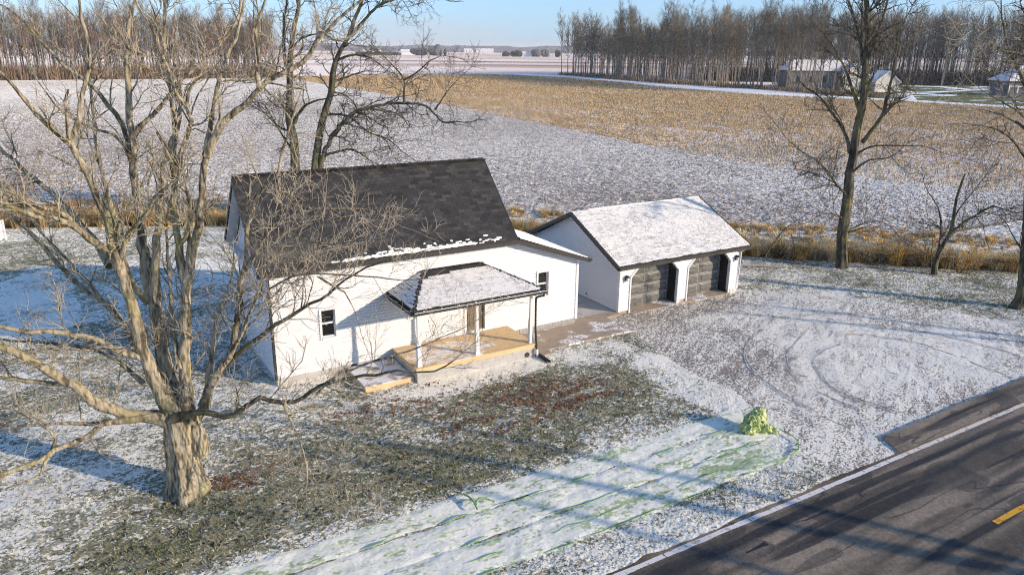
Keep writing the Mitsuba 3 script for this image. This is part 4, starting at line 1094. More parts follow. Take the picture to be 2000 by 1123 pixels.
# ------------------------------------------------------------------ trees
LIMBS = {
 'maple': [
  ([[-16.69,-5.43,-0.04],[-16.68,-5.43,0.48],[-16.69,-5.42,0.95],[-16.7,-5.42,1.42],[-16.68,-5.43,1.83],[-16.62,-5.47,2.22]],0.36,0.374),
  ([[-16.31,-5.36,1.05],[-16.26,-5.45,1.54],[-16.3,-5.48,1.9],[-16.37,-5.5,2.23]],0.204,0.12),
  ([[-16.7,-5.42,2.17],[-16.95,-5.39,2.88],[-17.13,-5.4,3.62],[-17.27,-5.43,4.23],[-17.34,-5.5,5.18],[-17.43,-5.56,5.88],[-17.51,-5.64,6.46]],0.204,0.115),
  ([[-17.51,-5.64,6.46],[-17.54,-5.72,6.68],[-17.58,-5.79,6.96],[-17.61,-5.87,7.62],[-17.73,-5.9,8.12],[-17.87,-5.92,8.71],[-17.99,-5.94,9.09],[-18.1,-5.98,9.42]],0.12,0.062),
  ([[-18.1,-5.98,9.42],[-18.38,-6.09,9.75],[-18.63,-6.22,10.11],[-18.88,-6.35,10.53],[-19.01,-6.55,10.83],[-19.33,-6.64,11.16]],0.06,0.022),
  ([[-18.1,-5.98,9.42],[-18.0,-6.02,9.63],[-17.88,-6.06,9.88],[-17.78,-6.09,10.31],[-17.63,-6.16,10.73],[-17.51,-6.2,11.03],[-17.46,-6.21,11.66],[-17.54,-6.14,12.06],[-17.53,-6.12,12.58],[-17.52,-6.09,13.27]],0.063,0.019),
  ([[-17.51,-5.64,6.46],[-17.87,-5.81,7.08],[-18.22,-5.98,7.5],[-18.56,-6.17,7.84],[-19.02,-6.28,7.97],[-19.55,-6.36,8.35],[-20.02,-6.46,8.65]],0.09,0.038),
  ([[-18.22,-5.91,7.48],[-18.58,-5.93,7.99],[-19.05,-5.88,8.09],[-19.56,-5.8,8.4],[-20.0,-5.78,8.52]],0.054,0.029),
  ([[-17.52,-5.63,6.48],[-17.41,-5.87,6.87],[-17.3,-6.11,7.25],[-17.11,-6.4,7.56],[-16.86,-6.72,7.92],[-16.65,-7.02,8.33],[-16.56,-7.25,8.44]],0.066,0.029),
  ([[-16.62,-5.47,2.22],[-16.69,-5.33,2.73],[-16.76,-5.2,3.27],[-16.79,-5.09,4.02],[-16.8,-4.99,4.93],[-16.78,-4.91,5.37]],0.216,0.149),
  ([[-16.78,-4.91,5.37],[-16.72,-4.97,5.92],[-16.63,-5.05,6.57],[-16.49,-5.16,7.27],[-16.38,-5.25,7.96],[-16.26,-5.35,8.48],[-16.2,-5.41,8.79],[-16.01,-5.55,9.3],[-15.81,-5.69,9.76],[-15.75,-5.75,10.18]],0.12,0.043),
  ([[-16.79,-4.9,5.23],[-16.86,-4.76,5.62],[-16.88,-4.66,6.14],[-16.88,-4.56,6.79],[-16.82,-4.51,7.43],[-16.84,-4.4,7.87],[-16.83,-4.32,8.37],[-16.79,-4.25,8.76],[-16.74,-4.18,9.47],[-16.68,-4.13,10.2],[-16.66,-4.05,10.64],[-16.62,-3.97,11.14],[-16.51,-3.95,11.69],[-16.38,-3.93,12.11],[-16.21,-3.94,12.53],[-16.03,-3.96,13.22]],0.144,0.034),
  ([[-16.81,-4.19,8.54],[-16.92,-4.31,9.07],[-17.19,-4.33,9.45],[-17.46,-4.36,9.53],[-17.78,-4.35,9.7],[-18.07,-4.37,9.91]],0.054,0.024),
  ([[-16.78,-4.09,8.74],[-16.83,-3.96,9.26],[-16.92,-3.8,9.7],[-17.1,-3.58,10.01],[-17.29,-3.36,10.34],[-17.41,-3.19,10.56],[-17.77,-2.87,10.82],[-18.09,-2.57,11.21],[-18.41,-2.27,11.67],[-18.66,-2.02,12.06],[-19.07,-1.67,12.4]],0.072,0.019),
  ([[-16.67,-3.92,9.42],[-16.27,-4.01,9.74],[-16.0,-4.02,10.01],[-15.75,-4.02,10.31],[-15.41,-4.07,10.71],[-14.95,-4.19,11.06],[-14.59,-4.26,11.42],[-14.26,-4.31,11.73],[-13.99,-4.31,12.13],[-13.85,-4.25,12.61],[-13.66,-4.21,13.22]],0.066,0.022),
  ([[-16.88,-3.91,4.95],[-17.15,-3.59,5.33],[-17.29,-3.33,6.14],[-17.34,-3.14,7.08],[-17.42,-2.92,7.87],[-17.48,-2.71,8.52],[-17.48,-2.54,9.16],[-17.44,-2.4,9.74],[-17.39,-2.26,10.44],[-17.39,-2.09,10.89]],0.09,0.029),
  ([[-16.52,-5.52,2.22],[-16.41,-5.66,2.73],[-16.39,-5.75,3.41],[-16.35,-5.84,4.2],[-16.23,-5.98,5.14],[-16.13,-6.11,5.99]],0.168,0.12),
  ([[-16.13,-6.11,5.99],[-16.18,-6.08,6.39],[-16.2,-6.07,6.91],[-16.19,-6.07,7.65],[-16.17,-6.09,8.08],[-16.1,-6.13,8.52]],0.108,0.062),
  ([[-16.1,-6.13,8.52],[-16.09,-6.09,9.04],[-15.99,-6.11,9.49],[-15.96,-6.08,10.1],[-15.97,-6.03,10.37],[-15.94,-6.01,10.82],[-15.96,-5.95,11.37],[-15.9,-5.94,12.03],[-15.77,-5.98,12.77]],0.066,0.024),
  ([[-16.1,-6.13,8.52],[-15.93,-6.3,9.14],[-15.76,-6.48,9.55],[-15.67,-6.61,9.89],[-15.75,-6.63,10.21],[-15.93,-6.6,10.57],[-16.01,-6.63,10.93],[-16.11,-6.64,11.3],[-16.2,-6.66,11.68],[-16.34,-6.65,12.04],[-16.48,-6.64,12.33],[-16.58,-6.65,12.79]],0.06,0.019),
  ([[-15.77,-6.91,10.25],[-15.65,-7.06,10.67],[-15.47,-7.25,10.86],[-15.14,-7.52,10.95],[-14.81,-7.79,10.97],[-14.48,-8.07,11.07],[-14.2,-8.32,11.22]],0.036,0.014),
  ([[-16.13,-6.11,5.99],[-16.02,-6.24,6.41],[-15.9,-6.36,6.88],[-15.76,-6.51,7.47],[-15.63,-6.64,8.13],[-15.59,-6.73,8.66],[-15.47,-6.85,9.09]],0.108,0.072),
  ([[-15.47,-6.85,9.09],[-15.21,-6.98,9.67],[-14.89,-7.14,10.03],[-14.5,-7.33,10.35],[-14.3,-7.42,10.62],[-14.0,-7.57,10.83],[-13.63,-7.76,11.03],[-13.41,-7.86,11.18],[-13.3,-7.89,11.21],[-13.16,-7.94,11.51],[-12.93,-8.05,11.8],[-12.69,-8.15,12.04],[-12.38,-8.3,12.3],[-12.16,-8.4,12.49],[-11.82,-8.58,12.91]],0.084,0.024),
  ([[-15.47,-6.85,9.09],[-15.32,-6.77,9.73],[-15.14,-6.71,10.29],[-15.0,-6.61,10.72],[-14.83,-6.54,11.0],[-14.71,-6.44,11.31],[-14.49,-6.39,11.67],[-14.3,-6.33,12.17],[-14.13,-6.26,12.84]],0.066,0.022),
  ([[-14.3,-7.44,10.63],[-14.33,-7.52,11.02],[-14.28,-7.65,11.4],[-14.34,-7.71,11.78],[-14.26,-7.85,12.11],[-14.13,-8.03,12.43],[-14.06,-8.17,12.92]],0.045,0.017),
  ([[-16.2,-6.07,6.91],[-15.99,-6.37,7.27],[-15.9,-6.6,7.98],[-15.94,-6.75,8.48],[-16.05,-6.86,8.85]],0.048,0.024),
  ([[-16.54,-5.98,3.74],[-16.55,-5.78,4.23],[-16.54,-5.59,4.72],[-16.49,-5.43,5.34],[-16.4,-5.29,6.1],[-16.35,-5.12,6.85],[-16.19,-5.03,7.72]],0.066,0.029),
  ([[-16.23,-5.59,2.13],[-16.03,-5.66,2.45],[-15.89,-5.69,3.06],[-15.64,-5.8,4.18],[-15.49,-5.84,4.89],[-15.14,-6.0,5.7]],0.09,0.029),
  ([[-16.04,-5.81,2.52],[-15.64,-6.11,3.54],[-15.36,-6.32,4.02],[-15.18,-6.48,4.68],[-15.04,-6.61,5.56],[-14.92,-6.73,6.2],[-14.82,-6.84,6.58],[-14.73,-6.95,7.45],[-14.62,-7.07,7.67],[-14.58,-7.14,7.95],[-14.4,-7.29,8.29],[-14.24,-7.44,8.54],[-14.11,-7.57,8.64],[-14.02,-7.68,9.03],[-13.87,-7.81,9.53]],0.102,0.029),
  ([[-14.96,-6.93,6.26],[-14.66,-7.25,6.87],[-14.57,-7.44,7.11],[-14.24,-7.78,7.7],[-14.18,-7.96,7.93],[-14.03,-8.18,8.06],[-13.68,-8.53,8.02],[-13.32,-8.89,8.05],[-12.85,-9.31,8.1],[-12.46,-9.68,8.01],[-12.27,-9.94,7.87]],0.051,0.014),
  ([[-14.6,-7.26,7.97],[-14.31,-8.01,7.61],[-13.87,-8.86,7.38],[-13.53,-9.65,7.42],[-13.22,-10.42,7.65]],0.03,0.01),
  ([[-15.36,-6.34,4.02],[-15.13,-6.82,4.66],[-14.93,-7.3,5.38],[-14.79,-7.73,6.0],[-14.65,-8.16,6.72],[-14.44,-8.64,7.28]],0.048,0.014),
  ([[-16.79,-5.72,2.31],[-16.5,-5.98,2.45],[-16.2,-6.25,2.56],[-15.9,-6.52,2.55],[-15.64,-6.76,2.52],[-15.22,-7.1,2.85],[-14.91,-7.38,3.15],[-14.58,-7.66,3.08],[-14.21,-7.97,3.09],[-13.82,-8.3,3.52],[-13.33,-8.68,3.77],[-12.94,-9.0,3.9],[-12.61,-9.29,4.0],[-12.35,-9.53,4.13],[-12.03,-9.81,4.16],[-11.58,-10.17,4.21],[-11.27,-10.45,4.41],[-11.12,-10.63,4.59]],0.09,0.014),
  ([[-14.46,-7.7,3.05],[-14.36,-8.07,2.66],[-14.27,-8.43,2.16],[-14.26,-8.74,1.76]],0.036,0.014),
  ([[-14.2,-8.55,1.9],[-14.08,-8.78,1.98],[-13.59,-9.22,1.81],[-13.55,-9.41,1.44],[-13.55,-9.56,1.17],[-13.48,-9.76,0.76],[-13.42,-9.95,0.64]],0.027,0.009),
  ([[-14.23,-8.65,1.81],[-14.28,-8.85,1.51],[-14.52,-8.94,1.2]],0.021,0.007),
  ([[-15.9,-5.66,2.9],[-15.48,-6.03,3.58],[-14.83,-6.54,4.34],[-14.43,-6.89,4.73],[-13.96,-7.29,5.12],[-13.66,-7.59,5.44],[-13.29,-7.93,5.68],[-13.06,-8.18,5.99],[-12.78,-8.46,6.28],[-12.44,-8.79,6.57],[-12.06,-9.13,6.76]],0.072,0.017),
  ([[-13.55,-8.35,6.37],[-13.22,-8.61,6.13],[-13.02,-8.79,5.98],[-12.92,-8.91,5.64],[-12.84,-9.01,5.36]],0.024,0.01),
  ([[-15.15,-6.58,5.2],[-14.74,-7.1,5.71],[-14.4,-7.57,6.03],[-14.07,-8.05,6.37],[-13.58,-8.61,6.5],[-12.9,-9.29,6.54],[-12.36,-9.88,6.54]],0.036,0.014),
  ([[-13.73,-8.25,3.32],[-13.52,-8.49,3.72],[-13.0,-8.92,4.11],[-12.44,-9.37,4.43],[-12.0,-9.75,4.64],[-11.41,-10.22,4.99],[-10.89,-10.65,5.35]],0.036,0.01),
  ([[-16.71,-5.41,2.07],[-17.23,-5.33,2.31],[-17.89,-5.17,2.5],[-18.35,-5.13,2.78],[-18.62,-5.2,3.12],[-18.95,-5.24,3.6],[-19.25,-5.29,3.93],[-19.29,-5.5,4.15],[-19.71,-5.48,4.51],[-20.16,-5.44,4.82],[-20.78,-5.31,5.21]],0.162,0.072),
  ([[-18.96,-5.0,3.5],[-19.14,-5.06,3.54],[-19.82,-4.84,3.7],[-20.35,-4.69,3.84],[-20.95,-4.51,3.99]],0.06,0.034),
  ([[-17.17,-5.37,3.86],[-17.45,-5.44,4.08],[-17.9,-5.4,4.35],[-18.18,-5.47,4.71],[-18.7,-5.39,4.87],[-19.12,-5.37,5.0],[-19.59,-5.32,5.08],[-20.09,-5.25,5.29],[-20.63,-5.16,5.57]],0.078,0.038),
  ([[-17.34,-5.04,3.15],[-17.83,-4.98,3.83],[-18.22,-4.97,4.21],[-19.12,-4.67,4.47],[-20.24,-4.23,4.64],[-20.83,-4.11,4.82]],0.054,0.024),
  ([[-17.36,-4.33,3.73],[-17.45,-4.09,4.24],[-17.64,-3.8,4.61],[-17.89,-3.47,4.94],[-18.31,-3.03,5.29],[-18.62,-2.67,5.65],[-18.95,-2.29,6.15],[-19.34,-1.87,6.71],[-19.71,-1.47,7.14],[-20.2,-1.0,7.79]],0.09,0.038),
  ([[-17.7,-4.0,4.78],[-17.97,-3.75,5.18],[-18.17,-3.53,5.59],[-18.42,-3.28,5.89],[-18.61,-3.07,6.21],[-19.04,-2.72,6.8],[-19.3,-2.46,7.42]],0.054,0.024),
  ([[-17.66,-4.26,6.14],[-17.77,-3.81,6.39],[-18.11,-3.21,7.04],[-18.48,-2.6,7.57],[-19.08,-1.86,8.18],[-19.38,-1.29,8.52],[-19.7,-0.71,8.81]],0.084,0.043),
  ([[-16.89,-5.54,2.27],[-17.36,-5.51,2.4],[-17.95,-5.41,2.4],[-18.41,-5.39,2.41],[-18.68,-5.48,2.24],[-19.01,-5.54,2.16],[-19.36,-5.58,2.12],[-19.52,-5.74,2.15],[-19.8,-5.83,2.02],[-20.26,-5.81,1.91],[-20.55,-5.89,1.89],[-21.03,-5.86,1.83]],0.09,0.038),
  ([[-18.22,-5.09,2.31],[-18.63,-5.01,2.29],[-19.04,-4.93,2.39],[-19.83,-4.62,2.39],[-20.6,-4.32,2.42],[-21.13,-4.17,2.46]],0.048,0.024),
  ([[-19.53,-5.59,2.07],[-19.71,-5.62,1.89],[-19.82,-5.69,1.62],[-19.95,-5.76,1.54],[-20.34,-5.66,1.41],[-20.73,-5.57,1.33]],0.036,0.014),
  ([[-19.52,-5.59,2.13],[-19.42,-5.74,2.52],[-19.64,-5.7,2.85],[-20.06,-5.54,3.22],[-20.39,-5.43,3.45]],0.03,0.014),
 ],
 'yard': [
  ([[18.59,0.21,0.0],[18.37,0.35,1.78],[18.35,0.36,3.11],[18.34,0.36,4.14],[18.28,0.39,5.31],[18.33,0.37,6.28],[18.3,0.38,7.74],[18.39,0.33,8.67],[18.38,0.33,9.62],[18.24,0.42,11.44],[18.18,0.45,12.34],[17.88,0.63,14.08],[17.62,0.79,15.76],[17.45,0.9,17.39]],0.302,0.067),
  ([[18.66,0.17,6.96],[18.75,-0.18,7.59],[18.85,-0.53,8.28],[18.74,-0.76,9.2],[18.58,-0.95,9.86],[18.39,-1.13,11.14],[18.1,-1.25,12.59]],0.114,0.033),
  ([[18.15,0.47,6.36],[17.89,0.98,7.7],[17.45,1.59,8.61],[17.24,2.07,9.18],[17.02,2.55,9.53],[16.62,3.14,10.07]],0.094,0.025),
  ([[18.36,0.35,8.38],[18.35,0.64,9.05],[18.21,1.0,9.77],[18.06,1.37,10.6],[17.97,1.7,11.16],[17.55,2.24,12.11]],0.104,0.033),
  ([[18.28,0.4,11.11],[18.28,0.16,11.62],[18.23,-0.04,12.34],[18.17,-0.24,13.19],[18.11,-0.43,14.05],[17.98,-0.59,15.21]],0.083,0.029),
  ([[18.3,0.38,10.6],[18.25,0.6,11.18],[18.08,0.89,12.34],[17.84,1.22,13.42],[17.64,1.53,14.11],[17.35,1.89,15.59]],0.094,0.029),
  ([[18.29,0.39,5.26],[18.12,-0.23,5.79],[17.97,-0.87,6.18],[18.02,-1.63,6.35],[18.02,-2.36,6.81]],0.068,0.021),
  ([[18.51,0.26,6.36],[18.95,-0.3,6.81],[19.63,-0.99,6.85],[20.64,-1.89,6.9],[21.24,-2.54,6.65]],0.057,0.017),
  ([[18.4,0.33,3.85],[17.88,0.35,4.35],[17.21,0.45,4.88],[16.49,0.59,5.6],[15.91,0.65,6.01],[14.99,0.91,6.51],[13.7,1.39,7.55]],0.078,0.017),
  ([[18.18,0.46,4.28],[16.82,0.49,4.8],[15.79,0.33,4.74],[14.73,0.19,4.74]],0.052,0.017),
  ([[18.37,0.34,2.71],[17.88,0.34,2.96],[16.99,0.59,3.2],[16.37,0.67,2.99],[15.65,0.81,2.7]],0.052,0.012),
  ([[18.57,0.23,2.13],[19.0,0.26,2.16],[19.71,0.13,2.41],[20.78,-0.23,2.51],[22.17,-0.77,1.34]],0.042,0.012),
  ([[18.58,0.22,1.99],[18.24,-0.74,2.48],[17.76,-1.62,2.88]],0.042,0.012),
 ],
 'small': [
  ([[21.93,-3.13,-0.05],[21.88,-3.1,0.59],[22.06,-3.2,1.61],[22.3,-3.35,2.32],[22.31,-3.35,3.31],[22.29,-3.34,4.14],[22.46,-3.44,5.51]],0.144,0.043),
  ([[22.31,-3.36,2.24],[22.69,-3.77,2.99],[23.25,-4.31,3.61],[23.38,-4.58,3.87],[23.77,-5.01,3.83],[24.16,-5.44,3.63],[24.37,-5.76,3.77]],0.072,0.029),
  ([[21.91,-3.12,0.88],[22.15,-2.97,1.83],[22.27,-2.75,2.91],[22.34,-2.5,3.42],[22.14,-2.09,4.08]],0.072,0.029),
  ([[22.19,-3.28,2.12],[23.24,-3.33,2.36],[24.58,-3.55,2.46],[25.95,-3.78,2.44]],0.05,0.022),
  ([[22.33,-3.37,3.17],[22.82,-3.43,3.83],[23.38,-3.53,4.49],[24.04,-3.69,5.29]],0.05,0.022),
  ([[21.78,-3.04,0.15],[21.47,-3.01,1.06],[21.29,-3.06,1.95],[20.86,-2.96,2.82]],0.043,0.014),
 ],
 'edge': [
  ([[19.71,-8.37,-0.06],[19.92,-8.49,0.43],[19.87,-8.47,1.32],[19.7,-8.37,2.57],[19.48,-8.24,4.28],[19.21,-8.07,5.93],[18.96,-7.92,7.76],[18.64,-7.73,9.97],[18.42,-7.6,12.1],[18.12,-7.42,14.14],[17.91,-7.29,15.72]],0.252,0.077),
  ([[19.04,-7.97,6.85],[17.79,-7.66,7.93],[16.75,-7.48,8.42],[15.81,-7.34,8.6],[14.82,-7.19,8.62]],0.066,0.014),
  ([[18.88,-7.87,8.21],[18.62,-7.28,8.62],[18.68,-6.88,8.79],[18.46,-6.31,8.98],[18.33,-5.79,9.1]],0.072,0.014),
  ([[19.7,-8.37,2.57],[19.48,-8.09,3.03],[19.2,-7.78,3.61],[19.05,-7.54,4.06],[18.81,-7.25,4.4]],0.042,0.012),
  ([[18.68,-7.76,9.76],[17.77,-7.5,10.62],[16.98,-7.32,11.46],[16.25,-7.18,12.47],[15.69,-7.13,13.65]],0.078,0.024),
  ([[18.49,-7.64,11.26],[17.11,-7.54,11.56],[15.6,-7.37,11.65],[14.33,-7.33,11.14],[13.37,-7.49,10.45]],0.06,0.014),
  ([[18.06,-7.39,12.51],[17.01,-7.34,12.79],[15.93,-7.27,12.82],[14.9,-7.24,12.64],[13.9,-7.22,12.42]],0.054,0.014),
  ([[18.7,-7.76,8.66],[17.75,-7.59,9.22],[16.45,-7.2,9.77],[15.47,-7.0,10.2]],0.048,0.014),
 ],
 'pairA': [
  ([[-4.75,24.48,0.01],[-5.0,24.63,1.75],[-5.19,24.75,3.7],[-5.15,24.72,5.71],[-5.3,24.81,6.92],[-5.18,24.74,8.66],[-5.07,24.68,10.3],[-4.9,24.58,11.5],[-4.69,24.45,12.6],[-4.37,24.26,13.81],[-4.28,24.2,14.85],[-4.02,24.05,16.3]],0.372,0.069),
  ([[-5.11,24.7,9.67],[-5.27,24.94,10.57],[-5.23,25.05,11.96],[-5.04,25.08,13.36],[-4.81,25.08,14.27],[-4.57,25.07,15.77]],0.136,0.045),
  ([[-5.05,24.66,6.79],[-4.79,24.07,7.54],[-4.45,23.43,8.05],[-3.71,22.55,8.37],[-3.29,21.86,8.59]],0.124,0.03),
  ([[-5.3,24.82,6.79],[-5.52,24.65,7.52],[-6.06,24.69,8.3],[-6.67,24.76,8.87],[-7.19,24.78,9.68]],0.124,0.035),
  ([[-4.95,24.6,11.23],[-4.43,23.71,12.0],[-3.75,22.72,12.27],[-3.22,21.82,12.45]],0.074,0.02),
  ([[-5.18,24.74,4.81],[-5.56,25.55,5.74],[-5.94,26.37,6.68],[-6.23,27.12,7.13]],0.074,0.025),
  ([[-5.14,24.72,6.3],[-5.89,25.95,6.55],[-6.23,26.92,7.64],[-6.49,27.85,7.92]],0.074,0.025),
 ],
 'pairB': [
  ([[-3.92,23.99,0.02],[-4.0,24.04,1.77],[-4.06,24.08,3.62],[-3.65,23.83,6.25],[-3.23,23.58,7.72],[-2.9,23.38,8.69],[-2.75,23.29,9.86],[-2.54,23.16,10.7],[-2.17,22.94,11.45],[-1.71,22.67,12.28],[-1.43,22.5,13.13],[-1.07,22.28,13.94],[-0.9,22.18,14.6],[-0.49,21.94,16.06]],0.33,0.074),
  ([[-1.64,22.62,12.19],[-1.01,22.02,13.04],[-0.48,21.47,13.75],[0.05,20.91,14.13],[0.97,20.13,14.43],[1.96,19.31,14.52]],0.112,0.026),
  ([[-3.96,24.01,3.48],[-3.81,23.81,4.01],[-3.01,23.21,6.09],[-2.32,22.68,6.99],[-1.64,22.16,7.58],[-0.49,21.35,7.99],[0.69,20.53,8.17],[1.73,19.79,8.1],[2.27,19.35,7.77],[2.66,19.0,7.14],[3.37,18.46,7.04]],0.172,0.042),
  ([[0.84,20.33,8.15],[0.91,20.4,9.15],[0.93,20.5,9.65],[0.65,20.79,10.1],[0.37,21.07,10.47],[0.06,21.37,10.93]],0.079,0.026),
  ([[0.85,20.32,9.59],[1.14,20.0,9.76],[1.67,19.53,10.23],[2.04,19.17,10.69],[2.84,18.55,11.07]],0.066,0.021),
  ([[-3.84,23.94,4.5],[-3.45,23.48,4.76],[-2.61,22.74,5.1],[-1.99,22.14,5.2],[-1.48,21.6,4.78],[-0.89,21.01,4.32]],0.099,0.026),
  ([[-3.45,23.71,7.3],[-2.58,23.04,7.36],[-1.96,22.5,7.18],[-1.19,21.89,6.33],[-0.2,21.14,5.94],[0.41,20.62,5.37],[1.13,20.03,4.68]],0.086,0.021),
  ([[-2.86,23.36,8.75],[-2.09,23.28,8.58],[-1.49,23.31,8.08],[-1.17,23.51,7.57]],0.066,0.026),
  ([[-2.57,23.18,10.64],[-1.68,22.3,11.03],[-0.96,21.52,10.92],[-0.41,20.84,10.44],[-0.12,20.32,10.09]],0.086,0.021),
  ([[-2.77,23.31,9.39],[-1.81,23.12,9.7],[-0.83,22.92,10.02],[-0.01,22.81,10.02]],0.073,0.021),
  ([[2.46,19.24,7.77],[2.83,18.78,8.58],[3.14,18.37,9.21],[3.6,17.86,9.84]],0.046,0.013),
 ],
}



def unit(v):
    return v / (np.linalg.norm(v, axis=-1, keepdims=True) + 1e-12)


def smooth_line(P, step=.28, wig=.02, r=None):
    from scipy.interpolate import CubicSpline
    P = np.asarray(P, float)
    s = np.r_[0, np.cumsum(np.linalg.norm(np.diff(P, axis=0), axis=1)) + 1e-6 * np.arange(1, len(P))]
    n = max(4, int(s[-1] / step) + 1)
    u = np.linspace(0, s[-1], n)
    lin = np.stack([np.interp(u, s, P[:, k]) for k in range(3)], 1)
    cub = CubicSpline(s, P)(u)
    Q = .45 * lin + .55 * cub
    if r is not None and n > 4:
        w = r.normal(size=(n, 3)) * wig
        w[0] = w[-1] = 0
        Q = Q + w
    return Q


class Grow:
    """Side shoots on given limbs: every level bends upward, tapers and carries shorter shoots."""

    def __init__(self, seed, dens, length, levels, rad, angle=(35, 70), trop=.09, wig=.22, taper=.35):
        self.r = np.random.default_rng(seed)
        self.dens, self.length, self.levels, self.rad, self.angle, self.trop, self.wig, self.taper = dens, length, levels, rad, angle, trop, wig, taper
        self.out = []

    def side_dir(self, t):
        r = self.r
        a = math.radians(r.uniform(*self.angle))
        p = np.cross(t, r.normal(size=3))
        p /= np.linalg.norm(p) + 1e-9
        d = t * math.cos(a) + p * math.sin(a)
        d[2] += self.trop * 1.6
        return d / np.linalg.norm(d)

    def shoot(self, p, d, length, rad, level):
        r = self.r
        n = 5 if level < self.levels else 4
        if length > 1.6: n = 7
        pts = [p]
        dirs = [d]
        h = length / (n - 1)
        for i in range(n - 1):
            d = d + r.normal(size=3) * self.wig
            d[2] += self.trop
            d = d / np.linalg.norm(d)
            pts.append(pts[-1] + d * h)
            dirs.append(d)
        pts = np.array(pts)
        if pts[:, 2].min() < .06:
            pts[:, 2] = np.maximum(pts[:, 2], .06)
        self.out.append((pts, rad, max(rad * self.taper, self.rad[-1] * .7), level))
        if level < self.levels:
            k = r.poisson(self.dens[level] * length)
            for _ in range(k):
                t = r.uniform(.15, 1.0)
                x = t * (n - 1)
                i = min(int(x), n - 2)
                q = pts[i] + (pts[i + 1] - pts[i]) * (x - i)
                ln = self.length[level] * r.uniform(.5, 1.25) * (1 - .35 * t)
                self.shoot(q, self.side_dir(dirs[i + 1]), ln, min(rad * .62, self.rad[level]), level + 1)

    def on(self, Q, r0, r1, start=.2, dens=1.0):
        r = self.r
        seg = np.linalg.norm(np.diff(Q, axis=0), axis=1)
        L = seg.sum()
        cs = np.r_[0, np.cumsum(seg)]
        for _ in range(r.poisson(dens * self.dens[0] * L * (1 - start))):
            t = r.uniform(start, 1.0)
            u = t * L
            i = min(np.searchsorted(cs, u) - 1, len(Q) - 2)
            i = max(i, 0)
            q = Q[i] + (Q[i + 1] - Q[i]) * ((u - cs[i]) / (seg[i] + 1e-9))
            rr = r0 + (r1 - r0) * t
            ln = self.length[0] * r.uniform(.4, 1.35) * (.65 + .5 * (1 - t))
            self.shoot(q, self.side_dir(unit(Q[i + 1] - Q[i])), ln, min(rr * .5, self.rad[0]), 1)
        t = unit(Q[-1] - Q[-2])
        self.shoot(Q[-1], t, self.length[0] * .9, r1, 1)


def sides_for(r):
    return 12 if r > .15 else 9 if r > .07 else 6 if r > .03 else 4 if r > .013 else 3


def tube_items(out):
    return [(p, a, b, sides_for(a)) for p, a, b, _ in out]


def flare_trunk(P, r0, r1, foot, seed, n_s=28, gnarl=.06, up=.9):
    """A trunk with a root flare and ridged, uneven outline."""
    Q = smooth_line(P, .09)
    n = len(Q)
    r = np.random.default_rng(seed)
    z = Q[:, 2] - Q[0, 2]
    rad = r0 + (r1 - r0) * np.linspace(0, 1, n)
    ph = r.uniform(0, 6.28, 6)
    ang = np.arange(n_s) * 2 * np.pi / n_s
    V = []
    for k in range(n):
        fl = foot * np.exp(-z[k] / (up * .33))
        lob = 1 + fl * (.75 + .28 * np.cos(5 * ang + ph[0]) + .2 * np.cos(3 * ang + ph[1])) + gnarl * np.cos(7 * ang + ph[2] + .5 * z[k]) + gnarl * .8 * np.cos(4 * ang + ph[3] - .8 * z[k])
        rr = rad[k] * lob
        V.append(np.c_[Q[k, 0] + rr * np.cos(ang), Q[k, 1] + rr * np.sin(ang), np.full(n_s, Q[k, 2]) - (.25 if k == 0 else 0)])
    V = np.vstack(V)
    V += (meshkit.fbm(V * 5, 3, seed) - .5)[:, None] * .05
    i, j = np.meshgrid(np.arange(n - 1), np.arange(n_s), indexing='ij')
    q = np.stack([i * n_s + j, i * n_s + (j + 1) % n_s, (i + 1) * n_s + (j + 1) % n_s, (i + 1) * n_s + j], -1).reshape(-1, 4)
    top = len(V)
    V = np.vstack([V, Q[-1] + [0, 0, .05]])
    cap = np.c_[top - n_s + np.arange(n_s), top - n_s + (np.arange(n_s) + 1) % n_s, np.full(n_s, top)]
    return soup(V, np.vstack([q[:, [0, 1, 2]], q[:, [0, 2, 3]], cap]))


def build_tree(name, spec, label, cat_, seed, grow, bark, twig, foot=.45, trunk_up=.9, group=None, start=.2, first=1, dens=None, dark=()):
    t = thing(name, label, cat_, group)
    r = np.random.default_rng(seed)
    limbs = LIMBS[spec]
    add('trunk', flare_trunk(limbs[0][0], limbs[0][1], limbs[0][2], foot, seed, up=trunk_up, gnarl=.075), bark, parent=t, smooth=True)
    for k, (P, a, b) in enumerate(limbs):
        Q = smooth_line(P, .3 if a < .3 else .2, min(.03, a * .16), r)
        if k >= first:
            n = len(Q)
            tt = np.linspace(0, 1, n)
            sl = np.r_[0, np.cumsum(np.linalg.norm(np.diff(Q, axis=0), axis=1))]
            collar = (.75 if Q[0, 2] < 2.7 and spec == 'maple' else .28) * np.exp(-sl / .42)
            R = (a + (b - a) * tt) * (1 + collar) * (1 + .10 * (meshkit.noise(np.c_[tt * n * .6, 0 * tt + k * 7, 0 * tt], seed) - .5) * 2)
            by = [(Q, R, None, sides_for(a))]
            add('limb', soup(*tubes(by)), 'm_bark_dark' if k in dark else bark, parent=t, smooth=True, label='dark wet bough' if k in dark else None)
        if k >= first or first > 1 or len(P) > 8:
            grow.on(Q, a, b, start=start if k else .5, dens=(dens or 1.0))
    fine = [o for o in grow.out if o[1] <= .014]
    thick = [o for o in grow.out if o[1] > .014]
    if thick: add('branches', soup(*tubes(tube_items(thick))), bark, parent=t, smooth=True, kind='stuff')
    add('twigs', soup(*tubes(tube_items(fine))), twig, parent=t, kind='stuff', smooth=True)
    print(name, 'shoots', len(grow.out))
    return t


